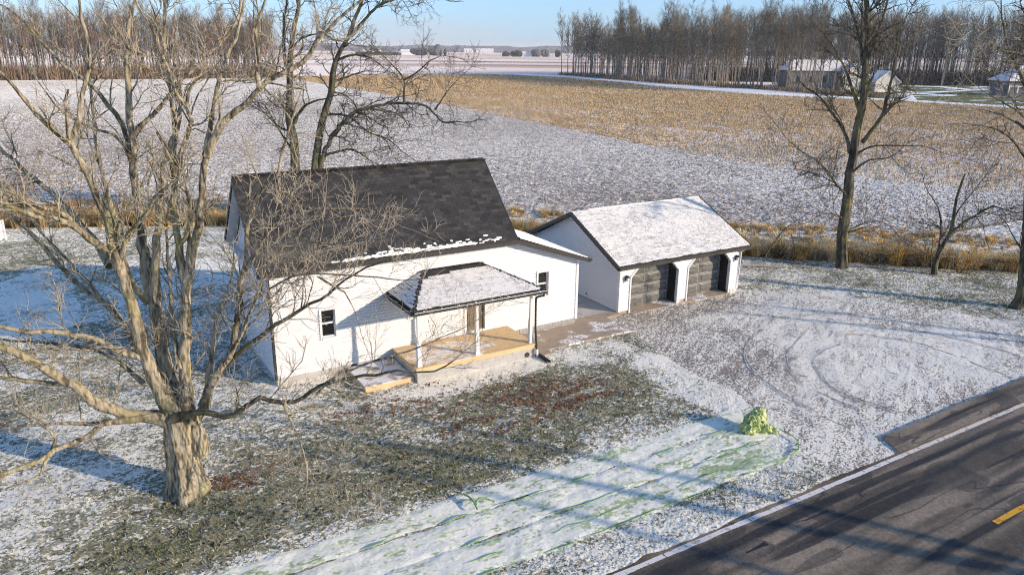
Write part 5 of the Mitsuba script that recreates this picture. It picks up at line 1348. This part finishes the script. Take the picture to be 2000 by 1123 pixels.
DARK = (32, 36)
g = Grow(101, dens=[3.0, 4.1, 4.2], length=[1.45, .78, .42], levels=3, rad=[.021, .0105, .0066], trop=.10, wig=.20)
MT = build_tree('bare_tree', 'maple', 'big many stemmed bare tree with pale bark left of the house', 'tree', 1, g, 'm_bark', 'm_twig', foot=1.05, trunk_up=1.35, first=1, dark=DARK)
# the burl with a hollow on the trunk's right side
b = trimesh.creation.icosphere(subdivisions=3, radius=1)
bv = np.array(b.vertices) * [.24, .22, .55] + [-16.30, -5.62, 1.45]
bv += (meshkit.fbm(bv * 4, 3, 5) - .5)[:, None] * .14
add('burl', soup(bv, b.faces), 'm_bark', parent=MT, smooth=True)

g = Grow(102, dens=[3.2, 3.6, 3.5], length=[2.2, 1.1, .6], levels=3, rad=[.05, .022, .013], trop=.06, wig=.22)
build_tree('bare_tree', 'yard', 'tall dark bare tree right of the garage at the edge of the ditch', 'tree', 2, g, 'm_bark_dark', 'm_twig_grey', foot=.35, start=.22, first=1)
g = Grow(103, dens=[4.0, 3.8, 3.2], length=[1.6, .8, .45], levels=3, rad=[.03, .016, .011], trop=.07, wig=.2)
build_tree('bare_tree', 'small', 'small dark bare tree leaning over the dry grass of the ditch at right', 'tree', 3, g, 'm_bark_dark', 'm_twig_grey', foot=.3, start=.25, first=1)
g = Grow(104, dens=[2.6, 3.2, 3.2], length=[2.3, 1.1, .6], levels=3, rad=[.045, .02, .012], trop=.05, wig=.22)
build_tree('bare_tree', 'edge', 'bare tree at the right edge of the picture casting a long trunk shadow', 'tree', 4, g, 'm_bark_dark', 'm_twig', foot=.4, start=.2, first=1)
g = Grow(105, dens=[2.6, 3.2, 3.2], length=[2.5, 1.2, .7], levels=3, rad=[.05, .022, .015], trop=.05, wig=.24)
build_tree('bare_tree', 'pairA', 'bare tree behind the house roof, left of the leaning one', 'tree', 5, g, 'm_bark_dark', 'm_twig_grey', foot=.3, start=.2, first=1)
g = Grow(106, dens=[2.5, 3.2, 3.2], length=[2.4, 1.2, .7], levels=3, rad=[.05, .022, .015], trop=.04, wig=.24)
build_tree('bare_tree', 'pairB', 'leaning bare tree behind the house roof with a long arching bough', 'tree', 6, g, 'm_bark_dark', 'm_twig_grey', foot=.3, start=.2, first=1)


# shrubs and saplings of the ditch: several stems from one root
def shrub(name, x, y, label, cat_, seed, hgt, stems, spread, twig, bark='m_bark_dark', group=None, r0=.03, lv=2, dens=(2.6, 3.2, 3)):
    t = thing(name, label, cat_, group)
    r = np.random.default_rng(seed)
    z = float(height(x, y))
    g = Grow(seed + 500, dens=list(dens), length=[.5 * hgt ** .6, .32 * hgt ** .5, .25], levels=lv, rad=[.014, .009, .007], trop=.07, wig=.22)
    items = []
    for s_ in range(stems):
        az = r.uniform(0, 6.28)
        d = np.array([math.cos(az) * spread, math.sin(az) * spread, 1.0])
        L = hgt * r.uniform(.65, 1.1)
        p = [np.array([x, y, z - .1]) + np.array([r.normal() * .12, r.normal() * .12, 0])]
        n = 7
        for i in range(n):
            d = unit(d + r.normal(size=3) * .16)
            p.append(p[-1] + d * L / n)
        p = np.array(p)
        rr = r0 * r.uniform(.7, 1.1)
        items.append((p, rr, rr * .3, 5))
        g.on(p, rr, rr * .3, start=.2)
    add('stems', soup(*tubes(items)), bark, parent=t, smooth=True)
    add('twigs', soup(*tubes(tube_items(g.out))), twig, parent=t, kind='stuff', smooth=True)


def ditch_at(x, off):
    """A point by the ditch's middle line at this x, off metres across it."""
    y = np.interp(x, DITCH[:, 0], DITCH[:, 1])
    k = min(max(np.searchsorted(DITCH[:, 0], x) - 1, 0), len(DITCH) - 2)
    ab = DITCH[k + 1] - DITCH[k]
    n = np.array([-ab[1], ab[0]]) / np.linalg.norm(ab)
    return float(x + n[0] * off), float(y + n[1] * off)


x, y = ditch_at(-21.5, -1.6)
shrub('thicket', x, y, 'dense brown thicket at the left edge of the picture beside the ditch', 'shrub', 11, 5.2, 16, .45, 'm_twig_red', r0=.05, lv=2, dens=(3, 3.5, 3))
x, y = ditch_at(-17.5, -1.2)
shrub('thicket', x, y, 'lower brown thicket right of the one at the left edge', 'shrub', 12, 3.8, 12, .5, 'm_twig_red', r0=.035)
x, y = ditch_at(-5.5, .5)
shrub('thicket', x, y, 'reddish thicket in front of the two bare trees behind the house', 'shrub', 13, 4.2, 14, .5, 'm_twig_red', r0=.04)
x, y = ditch_at(-.5, 1.2)
shrub('thicket', x, y, 'reddish thicket right of the leaning tree behind the house roof', 'shrub', 14, 4.5, 14, .6, 'm_twig_red', r0=.04)
x, y = ditch_at(-10.5, -1.)
shrub('thicket', x, y, 'thin brown thicket behind the big pale tree', 'shrub', 15, 3.2, 10, .45, 'm_twig', r0=.03)
shrub('sapling', 15.4, 3.05, 'thin straight sapling left of the tall dark tree', 'sapling', 16, 4.4, 1, .03, 'm_twig_grey', r0=.05, lv=1)
shrub('bramble', 17.2, 2.6, 'dark bramble beside the foot of the tall dark tree', 'shrub', 17, 2.6, 8, .5, 'm_twig_grey', r0=.025)
shrub('bramble', 20.6, -.6, 'pale arching bramble between the tall tree and the small one', 'shrub', 18, 2.2, 12, .9, 'm_twig', r0=.02)
shrub('bramble', 23.6, -3.6, 'pale bushy bramble right of the small leaning tree', 'shrub', 19, 2.0, 16, .6, 'm_twig', r0=.018)
shrub('bramble', 12.6, 4.9, 'low bramble behind the right corner of the garage', 'shrub', 20, 1.8, 8, .6, 'm_twig_grey', r0=.02)
rs = np.random.default_rng(808)
for k in range(22):
    xx = rs.uniform(12.8, 28) if k < 14 else rs.uniform(-19, -3)
    x, y = ditch_at(xx, rs.uniform(-2.8, 2.2))
    shrub('ditch_bramble', x, y, 'thin bare bramble standing among the dry grass of the ditch', 'shrub', 820 + k, rs.uniform(1.2, 2.6), int(rs.integers(4, 10)), rs.uniform(.35, .9), rs.choice(['m_twig_grey', 'm_twig', 'm_twig_red']), group='brambles among the ditch grass', r0=rs.uniform(.014, .024))
# fallen pole along the foot of the grass
add('fallen_branch', soup(*tubes([(np.array([(12.1, 3.3, .1), (12.9, 3.2, .13), (14.0, 2.75, .12), (15.0, 2.0, .08), (15.5, 1.55, .05)]), .075, .03, 7)])), 'm_twig', label='pale fallen branch lying in front of the ditch grass by the garage', cat='branch', smooth=True)


# ------------------------------------------------------------------ the woods
def forest_proto(key, seed, hgt, twig, lo=.42, fine=True):
    r = np.random.default_rng(seed)
    lean = r.normal(size=2) * .02
    n = 9
    P = np.array([[lean[0] * z * 1.0 + r.normal() * .05 * (k > 0), lean[1] * z + r.normal() * .05 * (k > 0), z] for k, z in enumerate(np.linspace(-.2, hgt * .93, n))])
    r0 = .0095 * hgt
    trunk = tubes([(P, r0, .04, 6)])
    g = Grow(seed + 900, dens=[1.0, 1.35 if fine else 1.2, 1.4], length=[.16 * hgt, .12 * hgt, .075 * hgt], levels=3 if fine else 2, rad=[.07, .04, .026 if fine else .036], angle=(22, 50), trop=.10, wig=.15, taper=.4)
    k = 17 if fine else 14
    for i in range(k):
        t = lo + (1 - lo) * ((i + r.random()) / k) ** .9
        x = t * (n - 1)
        j = min(int(x), n - 2)
        q = P[j] + (P[j + 1] - P[j]) * (x - j)
        az = r.uniform(0, 6.28)
        d = unit(np.array([math.cos(az), math.sin(az), .65 + 1.25 * t]))
        g.shoot(q, d, hgt * r.uniform(.2, .40) * (1.3 - .8 * t), .09 * (1.3 - .6 * t), 1)
    for i in range(2):
        az = r.uniform(0, 6.28)
        x = r.uniform(.2, lo) * (n - 1)
        j = int(x)
        g.shoot(P[j], unit(np.array([math.cos(az), math.sin(az), .4])), hgt * .08, .03, 2)
    crown = tubes([(p[::2] if len(p) > 4 else p[[0, 1, 3]], a, b, 3) for p, a, b, _ in g.out])
    scene[key] = {'type': 'shapegroup', 'trunk': mikit.ply(soup(*trunk), 'm_forest_bark', smooth=True), 'crown': mikit.ply(soup(*crown), twig, smooth=False)}
    return len(crown[1])


print('forest tris', [forest_proto('proto_wood_%d' % k, 40 + k, h_, tw, lo) for k, (h_, tw, lo) in enumerate([(23, 'm_forest_twig', .45), (25, 'm_forest_twig', .5), (21, 'm_forest_twig', .4), (24, 'm_forest_twig', .42), (20, 'm_forest_brown', .35)])],
      [forest_proto('proto_back_%d' % k, 60 + k, h_, tw, lo, False) for k, (h_, tw, lo) in enumerate([(24, 'm_forest_twig', .35), (22, 'm_forest_twig', .3), (21, 'm_forest_brown', .25)])])


def place_tree(name, proto, x, y, s, az, z=0.0):
    if name in STUFF:
        STUFF[name] += 1
        k = '%s__%03d' % (name, STUFF[name])
    else:
        k = newkey(name)
    scene[k] = {'type': 'instance', 'to_world': T().translate([float(x), float(y), z]) @ T().rotate([0, 0, 1], float(az)) @ T().scale([float(s * .95), float(s * .95), float(s)]), 'shapegroup': {'type': 'ref', 'id': proto}}
    return k


STUFF = {'right_wood': 0, 'far_right_wood': 0, 'left_wood': 0}
rw = np.random.default_rng(77)
EDGE_R = np.array([(190, 282), (190, 272), (181, 225), (175.5, 186), (178, 150), (173, 124), (171, 106)], float)


def along(E, t):
    L = np.r_[0, np.cumsum(np.hypot(*np.diff(E, axis=0).T))]
    u = t * L[-1]
    return np.stack([np.interp(u, L, E[:, 0]), np.interp(u, L, E[:, 1])], -1)


front = along(EDGE_R, (np.arange(150) + rw.uniform(.1, .9, 150)) / 150)
for p in front:
    q = p + [rw.uniform(0, 7), rw.normal() * .5]
    if q[1] < 116 and rw.random() < .5: continue
    tag(place_tree('woodland_tree', 'proto_wood_%d' % rw.choice(5, p=[.25, .25, .22, .22, .06]), *q, rw.uniform(.66, 1.12), rw.uniform(0, 360)), 'tall bare tree at the edge of the woods right of the golden field', 'tree', 'bare trees along the right woodland edge')
k = 0
for p in along(EDGE_R, rw.uniform(0, 1, 420)):
    q = p + [rw.uniform(5, 60), rw.uniform(-6, 14)]
    if q[1] < 160 + (q[0] - 178) * .9 and q[0] > 172: continue
    place_tree('right_wood', 'proto_back_%d' % rw.choice(3, p=[.5, .42, .08]), *q, rw.uniform(.75, 1.05), rw.uniform(0, 360))
labels['right_wood'] = {'label': 'deeper bare trees of the wood behind the right woodland edge', 'category': 'wood', 'kind': 'stuff'}
# wood behind the far houses
for k in range(520):
    t = rw.random()
    q = np.array([222, 200]) * (1 - t) + np.array([335, 95]) * t + rw.normal(size=2) * [7, 7] + np.array([.51, .86]) * rw.uniform(0, 45)
    place_tree('far_right_wood', 'proto_back_%d' % rw.choice(3, p=[.55, .4, .05]), *q, rw.uniform(.95, 1.25), rw.uniform(0, 360))
labels['far_right_wood'] = {'label': 'dark dense wood behind the houses at the far right', 'category': 'wood', 'kind': 'stuff'}
# left wood beyond the snowy field
EDGE_L = np.array([(-75, 268), (-30, 274), (10, 274), (40, 276), (58, 280)], float)
for p in along(EDGE_L, (np.arange(80) + rw.uniform(.1, .9, 80)) / 80):
    q = p + [rw.normal() * .5, rw.uniform(0, 5)]
    tag(place_tree('brown_woodland_tree', 'proto_wood_%d' % rw.choice(5, p=[.2, .2, .2, .1, .3]), *q, rw.uniform(.8, 1.1), rw.uniform(0, 360)), 'bare brownish tree at the woodland edge beyond the snowy field at left', 'tree', 'bare trees along the left woodland edge')
for p in along(EDGE_L, rw.uniform(0, 1, 420)):
    q = p + [rw.normal() * 3, rw.uniform(5, 45)]
    place_tree('left_wood', 'proto_back_%d' % rw.choice(3, p=[.4, .3, .3]), *q, rw.uniform(.75, 1.05), rw.uniform(0, 360))
labels['left_wood'] = {'label': 'deeper brownish trees of the wood beyond the snowy field at left', 'category': 'wood', 'kind': 'stuff'}


# brush along the feet of the woods
def brush(name, E, n, depth, label, cols, hmin=.8, hmax=2.6):
    p = along(np.asarray(E, float), rw.random(n)) + np.c_[rw.uniform(*depth[0], n), rw.uniform(*depth[1], n)]
    H_ = rw.uniform(hmin, hmax, n)
    m, c = blades(np.c_[p, 0 * H_], H_, rw.uniform(.08, .2, n), rw.uniform(0, .5, n), rw.uniform(0, 6.28, n), palette(n, cols, [1] * len(cols)), seg=2)
    add(name, m, 'm_vcol', kind='stuff', color=c, label=label, cat='brush')


brush('woodland_brush', EDGE_R, 9000, ((-1, 12), (-2, 2)), 'brown brush along the foot of the right wood', [(.30, .20, .10), (.20, .15, .10), (.14, .115, .09)], .5, 1.9)
brush('woodland_brush', EDGE_L, 12000, ((-2, 2), (-2, 14)), 'brown brush along the foot of the left wood', [(.30, .19, .10), (.22, .15, .10), (.15, .12, .09)], 1, 7.)
brush('woodland_brush', [(215, 192), (222, 198), (335, 92)], 14000, ((-2, 6), (-2, 30)), 'dark brush along the foot of the wood behind the far houses', [(.05, .045, .035), (.085, .07, .055)], 1, 8)

# trees across the road behind the viewer, known by their shadows on the road and the garage
def shadow_tree(label, base, stems, seed):
    t = thing('roadside_tree', label, 'tree')
    g = Grow(seed, dens=[.5, 1.0, 1.2], length=[2.0, 1.0, .6], levels=2, rad=[.05, .025, .016], trop=.06, wig=.2)
    items = []
    for P, a, b in stems:
        Q = smooth_line(np.array(P) + np.array([base[0], base[1], 0]), .5)
        items.append((Q, a, b, 8))
        g.on(Q, a, b, start=.45)
    add('trunk', soup(*tubes(items)), 'm_bark_dark', parent=t, smooth=True)
    add('twigs', soup(*tubes(tube_items(g.out))), 'm_twig_grey', parent=t, kind='stuff', smooth=True)


shadow_tree('slender roadside tree across the road, left one of three', (8.2, -33.2), [([(0, 0, -.2), (.2, -.05, 3), (.6, -.2, 6.5), (1.3, -.5, 7.6), (1.9, -.5, 11), (2.2, -.4, 14)], .17, .05)], 301)
shadow_tree('forked roadside tree across the road, middle one of three', (12.0, -34.0), [([(0, 0, -.2), (.05, 0, 3), (.1, .05, 5.2)], .27, .22), ([(.1, .05, 5.2), (0, 0, 7), (-.1, .1, 10), (-.3, .2, 15)], .20, .06), ([(.1, .05, 5.0), (.62, .1, 5.9), (1.4, .04, 7.6), (2.2, -.2, 11), (2.6, -.4, 14)], .16, .05)], 303)
shadow_tree('forked roadside tree across the road, right one of three', (29.5, -28.0), [([(0, 0, -.2), (-.2, .1, 3), (.1, .1, 5)], .24, .2), ([(.1, .1, 5), (-.9, .2, 8), (-1.8, .5, 12)], .14, .05), ([(.1, .1, 5), (.9, -.1, 8), (1.5, -.4, 13)], .14, .05)], 302)
# ------------------------------------------------------------------ seed blankets on the front lawn
def strip_mesh(x0, x1, y0, y1, lift, seed, step=.055):
    X = np.arange(x0, x1 + step / 2, step)
    n = max(8, int((y1 - y0) / step))
    t = np.linspace(0, 1, n)
    gx, gt = np.meshgrid(X, t, indexing='ij')
    p = np.stack([gx, 0 * gx, 0 * gx], -1)
    a = y0 + .24 * (meshkit.fbm(p * 1.3, 5, seed) - .5)
    b = y1 + .24 * (meshkit.fbm(p * 1.3 + 30, 5, seed + 1) - .5)
    gy = a + (b - a) * gt
    q = np.stack([gx, gy, 0 * gx], -1)
    z = height(gx, gy) + lift + .030 * meshkit.fbm(q * [1.0, 4.5, 1], 3, seed) + .016 * meshkit.fbm(q * [5, 8, 1], 2, seed + 5)
    rim = np.minimum(gt, 1 - gt) * (y1 - y0)
    rim = np.minimum(rim, np.minimum(gx - x0, x1 - gx))
    z = height(gx, gy) - .005 + (z - height(gx, gy) + .005) * np.clip(rim / (.10 + .14 * meshkit.noise(q * 3, seed + 8)), 0, 1)
    i, j = np.meshgrid(np.arange(len(X) - 1), np.arange(n - 1), indexing='ij')
    qd = np.stack([i * n + j, (i + 1) * n + j, (i + 1) * n + j + 1, i * n + j + 1], -1).reshape(-1, 4)
    return soup(np.stack([gx, gy, z], -1).reshape(-1, 3), np.vstack([qd[:, [0, 1, 2]], qd[:, [0, 2, 3]]]))


def seam(parent, x0, x1, y, seed, r0=.013, lift=.018):
    X = np.arange(x0, x1, .10)
    p = np.c_[X * .8, 0 * X, 0 * X]
    yy = y + .16 * (meshkit.fbm(p, 4, seed) - .5)
    z = height(X, yy) + lift + .05 * meshkit.noise(p * 2.2, seed + 2)
    R = r0 * (.5 + 1.1 * meshkit.noise(p * 3, seed + 3))
    show = meshkit.fbm(p * [1.6, 1, 1], 3, seed + 6) > .46
    pieces, cur = [], []
    for k in range(len(X)):
        if show[k]: cur.append(k)
        if (not show[k] or k == len(X) - 1) and cur:
            if len(cur) > 3: pieces.append(cur)
            cur = []
    add('edge_seam', soup(*tubes([(np.c_[X, yy, z][c], R[c] * np.sin(np.linspace(.25, 2.9, len(c))), None, 6) for c in pieces])), 'm_seam', parent=parent, smooth=True, kind='stuff')


lab = ['snowy green erosion blanket strip nearest the house', 'snowy green erosion blanket strip in the middle of the three', 'snowy green erosion blanket strip nearest the road']
for k, (y0, y1, x1) in enumerate([(-10.32, -9.36, .10), (-11.36, -10.28, -.35), (-12.56, -11.32, -.95)]):
    b = add('erosion_blanket', strip_mesh(-19.5, x1, y0, y1, -.012 + .012 * k, 70 + k), 'm_blanket', smooth=True, label=lab[k], cat='erosion blanket', group=None)
    seam(b, -19.4, x1 - .1, y0 + .01, 90 + k)
    if k == 2: seam(b, -14, x1 - .1, y0 + .55, 97, .010, .03)
    if k == 0: seam(b, -5.0, x1 - .1, y1 - .03, 99, .009, .02)
# right hem of the blankets, folded up along the driveway
hem = np.array([(-.25, -10.55, .10), (-.12, -10.95, .16), (.02, -11.4, .12), (.0, -11.9, .10), (-.45, -12.35, .10), (-1.0, -12.5, .08)])
Q = smooth_line(hem, .06)
r = np.random.default_rng(4)
add('folded_hem', soup(*tubes([(Q + r.normal(size=Q.shape) * .012, .016 * (.3 + 1.3 * meshkit.noise(Q * 5, 3)), None, 8)])), 'm_seam', parent='erosion_blanket_002', smooth=True)
# bunched heap of green netting
hm = []
for (cx_, cy_, cz_, rx_, ry_, rz_) in [(-.78, -10.74, .15, .30, .26, .19), (-.60, -10.66, .30, .26, .24, .22), (-.40, -10.66, .44, .24, .22, .22), (-.26, -10.62, .55, .20, .18, .13), (-.36, -10.92, .12, .18, .24, .16), (-.16, -11.12, .06, .10, .2, .09)]:
    b = trimesh.creation.icosphere(subdivisions=4, radius=1)
    v = np.array(b.vertices) * [rx_, ry_, rz_]
    w_ = v + [cx_, cy_, cz_]
    fold = np.abs(meshkit.fbm(w_ * [7, 7, 3.5], 4, 3) - .5) * 2
    v = v * (1.25 - 1.3 * fold)[:, None] + (meshkit.fbm(w_ * 22, 2, 8) - .5)[:, None] * .06
    hm.append(soup(v + [cx_, cy_, cz_], b.faces))
add('netting_heap', cat(hm), 'm_netting', smooth=True, label='crumpled heap of bright green netting at the right end of the blankets', cat='netting')
# ties lying on the strip nearest the house
for P in ([(-10.35, -9.5, .12), (-10.3, -9.85, .16), (-10.32, -10.1, .15), (-10.36, -10.3, .12)], [(-10.3, -10.12, .14), (-10.1, -9.98, .17), (-9.95, -10.05, .15), (-9.8, -10.22, .12)]):
    add('blanket_strap', soup(*tubes([(smooth_line(P, .06), .028, .022, 6)])), 'm_seam', label='pale strap lying across the blanket strip nearest the house, ' + ('long one' if P[0][0] < -10.32 else 'short curled one'), cat='strap', smooth=True)

# white post at the left edge
add('post', cat([box(-22.32, -22.2, 28.96, 29.08, -.2, 1.3), box(-22.05, -21.95, 28.96, 29.08, -.2, 1.3), box(-22.2, -22.05, 28.99, 29.05, .1, 1.25)]), 'm_trim', label='white post at the left edge of the picture in front of the ditch', cat='post')


# ------------------------------------------------------------------ far houses, barns, hedges, hills
def local(x, y, ang):
    Mx = np.eye(4)
    c, s = math.cos(ang), math.sin(ang)
    Mx[:2, :2] = [[c, -s], [s, c]]
    Mx[:2, 3] = x, y
    return Mx


def put_in(name, mesh, mat, parent, Mx, **k):
    m = mesh.copy()
    m.apply_transform(Mx)
    return add(name, m, mat, parent=parent, **k)


def hip(x0, x1, y0, y1, z, h, hipl, hipr):
    ym = (y0 + y1) / 2
    V = [(x0, y0, z), (x1, y0, z), (x1, y1, z), (x0, y1, z), (x0 + hipl, ym, z + h), (x1 - hipr, ym, z + h)]
    return soup(V, [(0, 1, 5), (0, 5, 4), (2, 3, 4), (2, 4, 5), (1, 2, 5), (3, 0, 4), (0, 2, 1), (0, 3, 2)])


A = -YAW
Mx = local(183.5, 143., A)
Hs = thing('far_house', 'grey house with wide snowy roof behind the trees at the right', 'house')
put_in('wall', box(0, 20, 0, 9, -.2, 6.0), 'm_far_wall', Hs, Mx)
put_in('roof', hip(-.6, 20.4, -.6, 9.6, 6.0, 3.3, 3.6, .2), 'm_far_roof', Hs, Mx)
g_ = prism([(16.5, -2.2, -.2), (25, -2.2, -.2), (25, -2.2, 4.6), (20.75, -2.2, 8.0), (16.5, -2.2, 4.6)], (0, 8, 0))
put_in('wall', g_, 'm_cream', Hs, Mx, label='cream gabled wing of the grey house')
put_in('roof', cat([prism([(16.1, -2.6, 4.4), (20.75, -2.6, 8.2), (20.75, -2.6, 8.45), (16.1, -2.6, 4.65)], (0, 9, 0)), prism([(25.4, -2.6, 4.4), (25.4, -2.6, 4.65), (20.755, -2.6, 8.45), (20.755, -2.6, 8.2)], (0, 9, 0))]), 'm_far_roof', Hs, Mx)
put_in('wall', prism([(26.5, -4, -.2), (34, -4, -.2), (34, -4, 3.0), (30.2, -4, 6.0), (26.5, -4, 3.0)], (0, 8, 0)), 'm_cream', Hs, Mx)
put_in('roof', cat([prism([(26.1, -4.4, 2.8), (30.2, -4.4, 6.1), (30.2, -4.4, 6.35), (26.1, -4.4, 3.05)], (0, 9, 0)), prism([(34.5, -4.4, 2.7), (34.5, -4.4, 2.95), (30.205, -4.4, 6.35), (30.205, -4.4, 6.1)], (0, 9, 0))]), 'm_far_roof', Hs, Mx)
for wx in (3, 7, 11):
    put_in('window', box(wx, wx + 1.4, -.06, .02, 2.6, 4.2), 'm_black', Hs, Mx)
Mx = local(223, 96, A)
H2 = thing('far_house', 'dark blue house with hipped roof and porch at the right edge', 'house')
put_in('wall', box(0, 16, 0, 9, -.2, 4.2), 'm_far_wall', H2, Mx)
put_in('roof', hip(-.8, 16.8, -.8, 9.8, 4.2, 4.6, 6.5, 6.5), 'm_far_roof', H2, Mx)
put_in('porch_beam', box(-1.5, 16, -2.6, -2.4, 2.7, 3.0), 'm_far_white', H2, Mx)
for k in range(6):
    put_in('porch_post', box(-1.4 + 2.6 * k, -1.1 + 2.6 * k, -2.6, -2.35, 0, 2.7), 'm_far_white', H2, Mx)
put_in('porch_floor', box(-1.5, 16, -2.7, 0, -.1, .9), 'm_far_wall', H2, Mx)


def far_point(px, dist):
    """Point of the level ground at this bearing (degrees from the viewing axis, to the right) and distance."""
    a = YAW + math.radians(px)
    return CAM[0] + math.sin(a) * dist, CAM[1] + math.cos(a) * dist


def barn(b, dist, w, h, label, mat='m_far_white'):
    x, y = far_point(b, dist)
    Mx = local(x, y, -YAW - math.radians(b))
    t = thing('far_barn', label, 'barn')
    put_in('wall', box(-w / 2, w / 2, 0, w * .5, -1, h * .6), mat, t, Mx)
    put_in('roof', prism([(-w / 2 - .5, -.8, h * .58), (-w / 2 - .5, w * .5 + .8, h * .58), (-w / 2 - .5, w * .25, h)], (w + 1, 0, 0)), 'm_snow_far', t, Mx)


barn(-2.2, 2300, 52, 12, 'long white barn on the horizon, right one of two')
barn(-3.35, 2280, 26, 11, 'small white barn on the horizon, left one of two')
barn(.85, 1250, 26, 8, 'low white building among evergreens on the horizon left of the right wood')
barn(-7.8, 1300, 20, 9, 'white building among trees on the horizon above the house')
barn(-10.3, 1400, 30, 9, 'white building on the horizon behind the leaning bare tree')


def far_bush(b, dist, w, h, label, seed, mat='m_evergreen'):
    x, y = far_point(b, dist)
    r = np.random.default_rng(seed)
    ms = []
    for k in range(7):
        m = trimesh.creation.icosphere(subdivisions=2, radius=1)
        vv = np.array(m.vertices)
        vv *= (1 + .5 * (meshkit.fbm(vv * 2 + k * 9, 3, seed) - .5))[:, None]
        vv = vv * [w * r.uniform(.22, .34), w * .3, h * r.uniform(.35, .55)] + [r.uniform(-.3, .3) * w, r.uniform(-.2, .2) * w, h * r.uniform(.35, .5)]
        ms.append(soup(vv, m.faces))
    m = cat(ms)
    m.apply_transform(local(x, y, -YAW))
    t = thing('far_tree', label, 'tree')
    add('crown', m, mat, parent=t, smooth=False)
    add('trunk', soup(*tubes([(np.array([(x, y, -.5), (x, y, h * .5)]), w * .03, w * .02, 6)])), 'm_forest_bark', parent=t)


far_bush(-.59, 1230, 15, 8, 'round evergreen on the horizon, leftmost of the row before the right wood', 1)
far_bush(-.17, 1230, 6, 9, 'pointed evergreen on the horizon, second of the row before the right wood', 2)
far_bush(.24, 1230, 16, 10, 'wide evergreen on the horizon, third of the row before the right wood', 3)
far_bush(1.5, 1250, 15, 12, 'grey tree on the horizon, fourth of the row before the right wood', 4, 'm_hill')
far_bush(2.2, 1260, 14, 13, 'grey tree on the horizon, fifth of the row before the right wood', 5, 'm_hill')
far_bush(3.15, 1240, 9, 12, 'evergreen on the horizon nearest the right wood', 6)
far_bush(-5.75, 1240, 22, 17, 'big grey tree on the horizon above the garage side of the house', 7, 'm_hill')
far_bush(-5.05, 1230, 6, 11, 'lone pointed evergreen on the horizon right of the big grey tree', 8)
far_bush(-7.0, 1250, 24, 13, 'wide grey tree on the horizon left of the big one', 9, 'm_hill')
HL = ['low dark hedge tree on the horizon above the arching shoot, %s from right' % w for w in ('first', 'second', 'third', 'fourth', 'fifth')]
for k in range(5):
    far_bush(-8.6 - .62 * k, 1250, 16, 5.5, HL[k], 20 + k)


def ridge(name, b0, b1, dist, h, seed, label):
    n = 160
    B = np.radians(np.linspace(b0, b1, n)) + YAW
    prof = h * np.clip(meshkit.fbm(np.c_[np.linspace(0, (b1 - b0) * .16, n), np.zeros(n), np.zeros(n)], 4, seed) * 1.6 - .15, .12, 1.3)
    fine = 3.0 * meshkit.fbm(np.c_[np.arange(n) * .9, np.zeros(n), np.zeros(n)], 2, seed + 4)
    rows = []
    for dd_, f_ in ((0, 0), (60, .6), (160, 1.0), (420, .85), (800, 0)):
        rows.append(np.c_[CAM[0] + np.sin(B) * (dist + dd_), CAM[1] + np.cos(B) * (dist + dd_), (prof + fine) * f_ - (2 if f_ == 0 else 0)])
    V = np.vstack(rows)
    F = []
    for k in range(4):
        i = np.arange(n - 1) + k * n
        F += [np.c_[i, i + 1, i + n + 1], np.c_[i, i + n + 1, i + n]]
    add(name, soup(V, np.vstack(F)), 'm_hill', kind='structure', label=label)


ridge('hills', -32, 30, 3200, 26, 5, 'low wooded hills along the horizon')
ridge('hills', -32, 30, 2600, 11, 12, 'thin line of woods on the horizon in front of the hills')

# ------------------------------------------------------------------ the air: thin winter haze towards the horizon
scene['haze_air'] = {'type': 'homogeneous', 'albedo': {'type': 'rgb', 'value': [.95, .95, .95]}, 'sigma_t': 0.00013}
scene['haze'] = {'type': 'cube', 'to_world': T().translate([0, 0, 24.0]) @ T().scale([6100, 6100, 27.0]), 'bsdf': {'type': 'null'}, 'interior': {'type': 'ref', 'id': 'haze_air'}}
tag('haze', 'thin winter haze in the air over the fields', 'haze', kind='stuff')
scene['camera']['medium'] = {'type': 'ref', 'id': 'haze_air'}
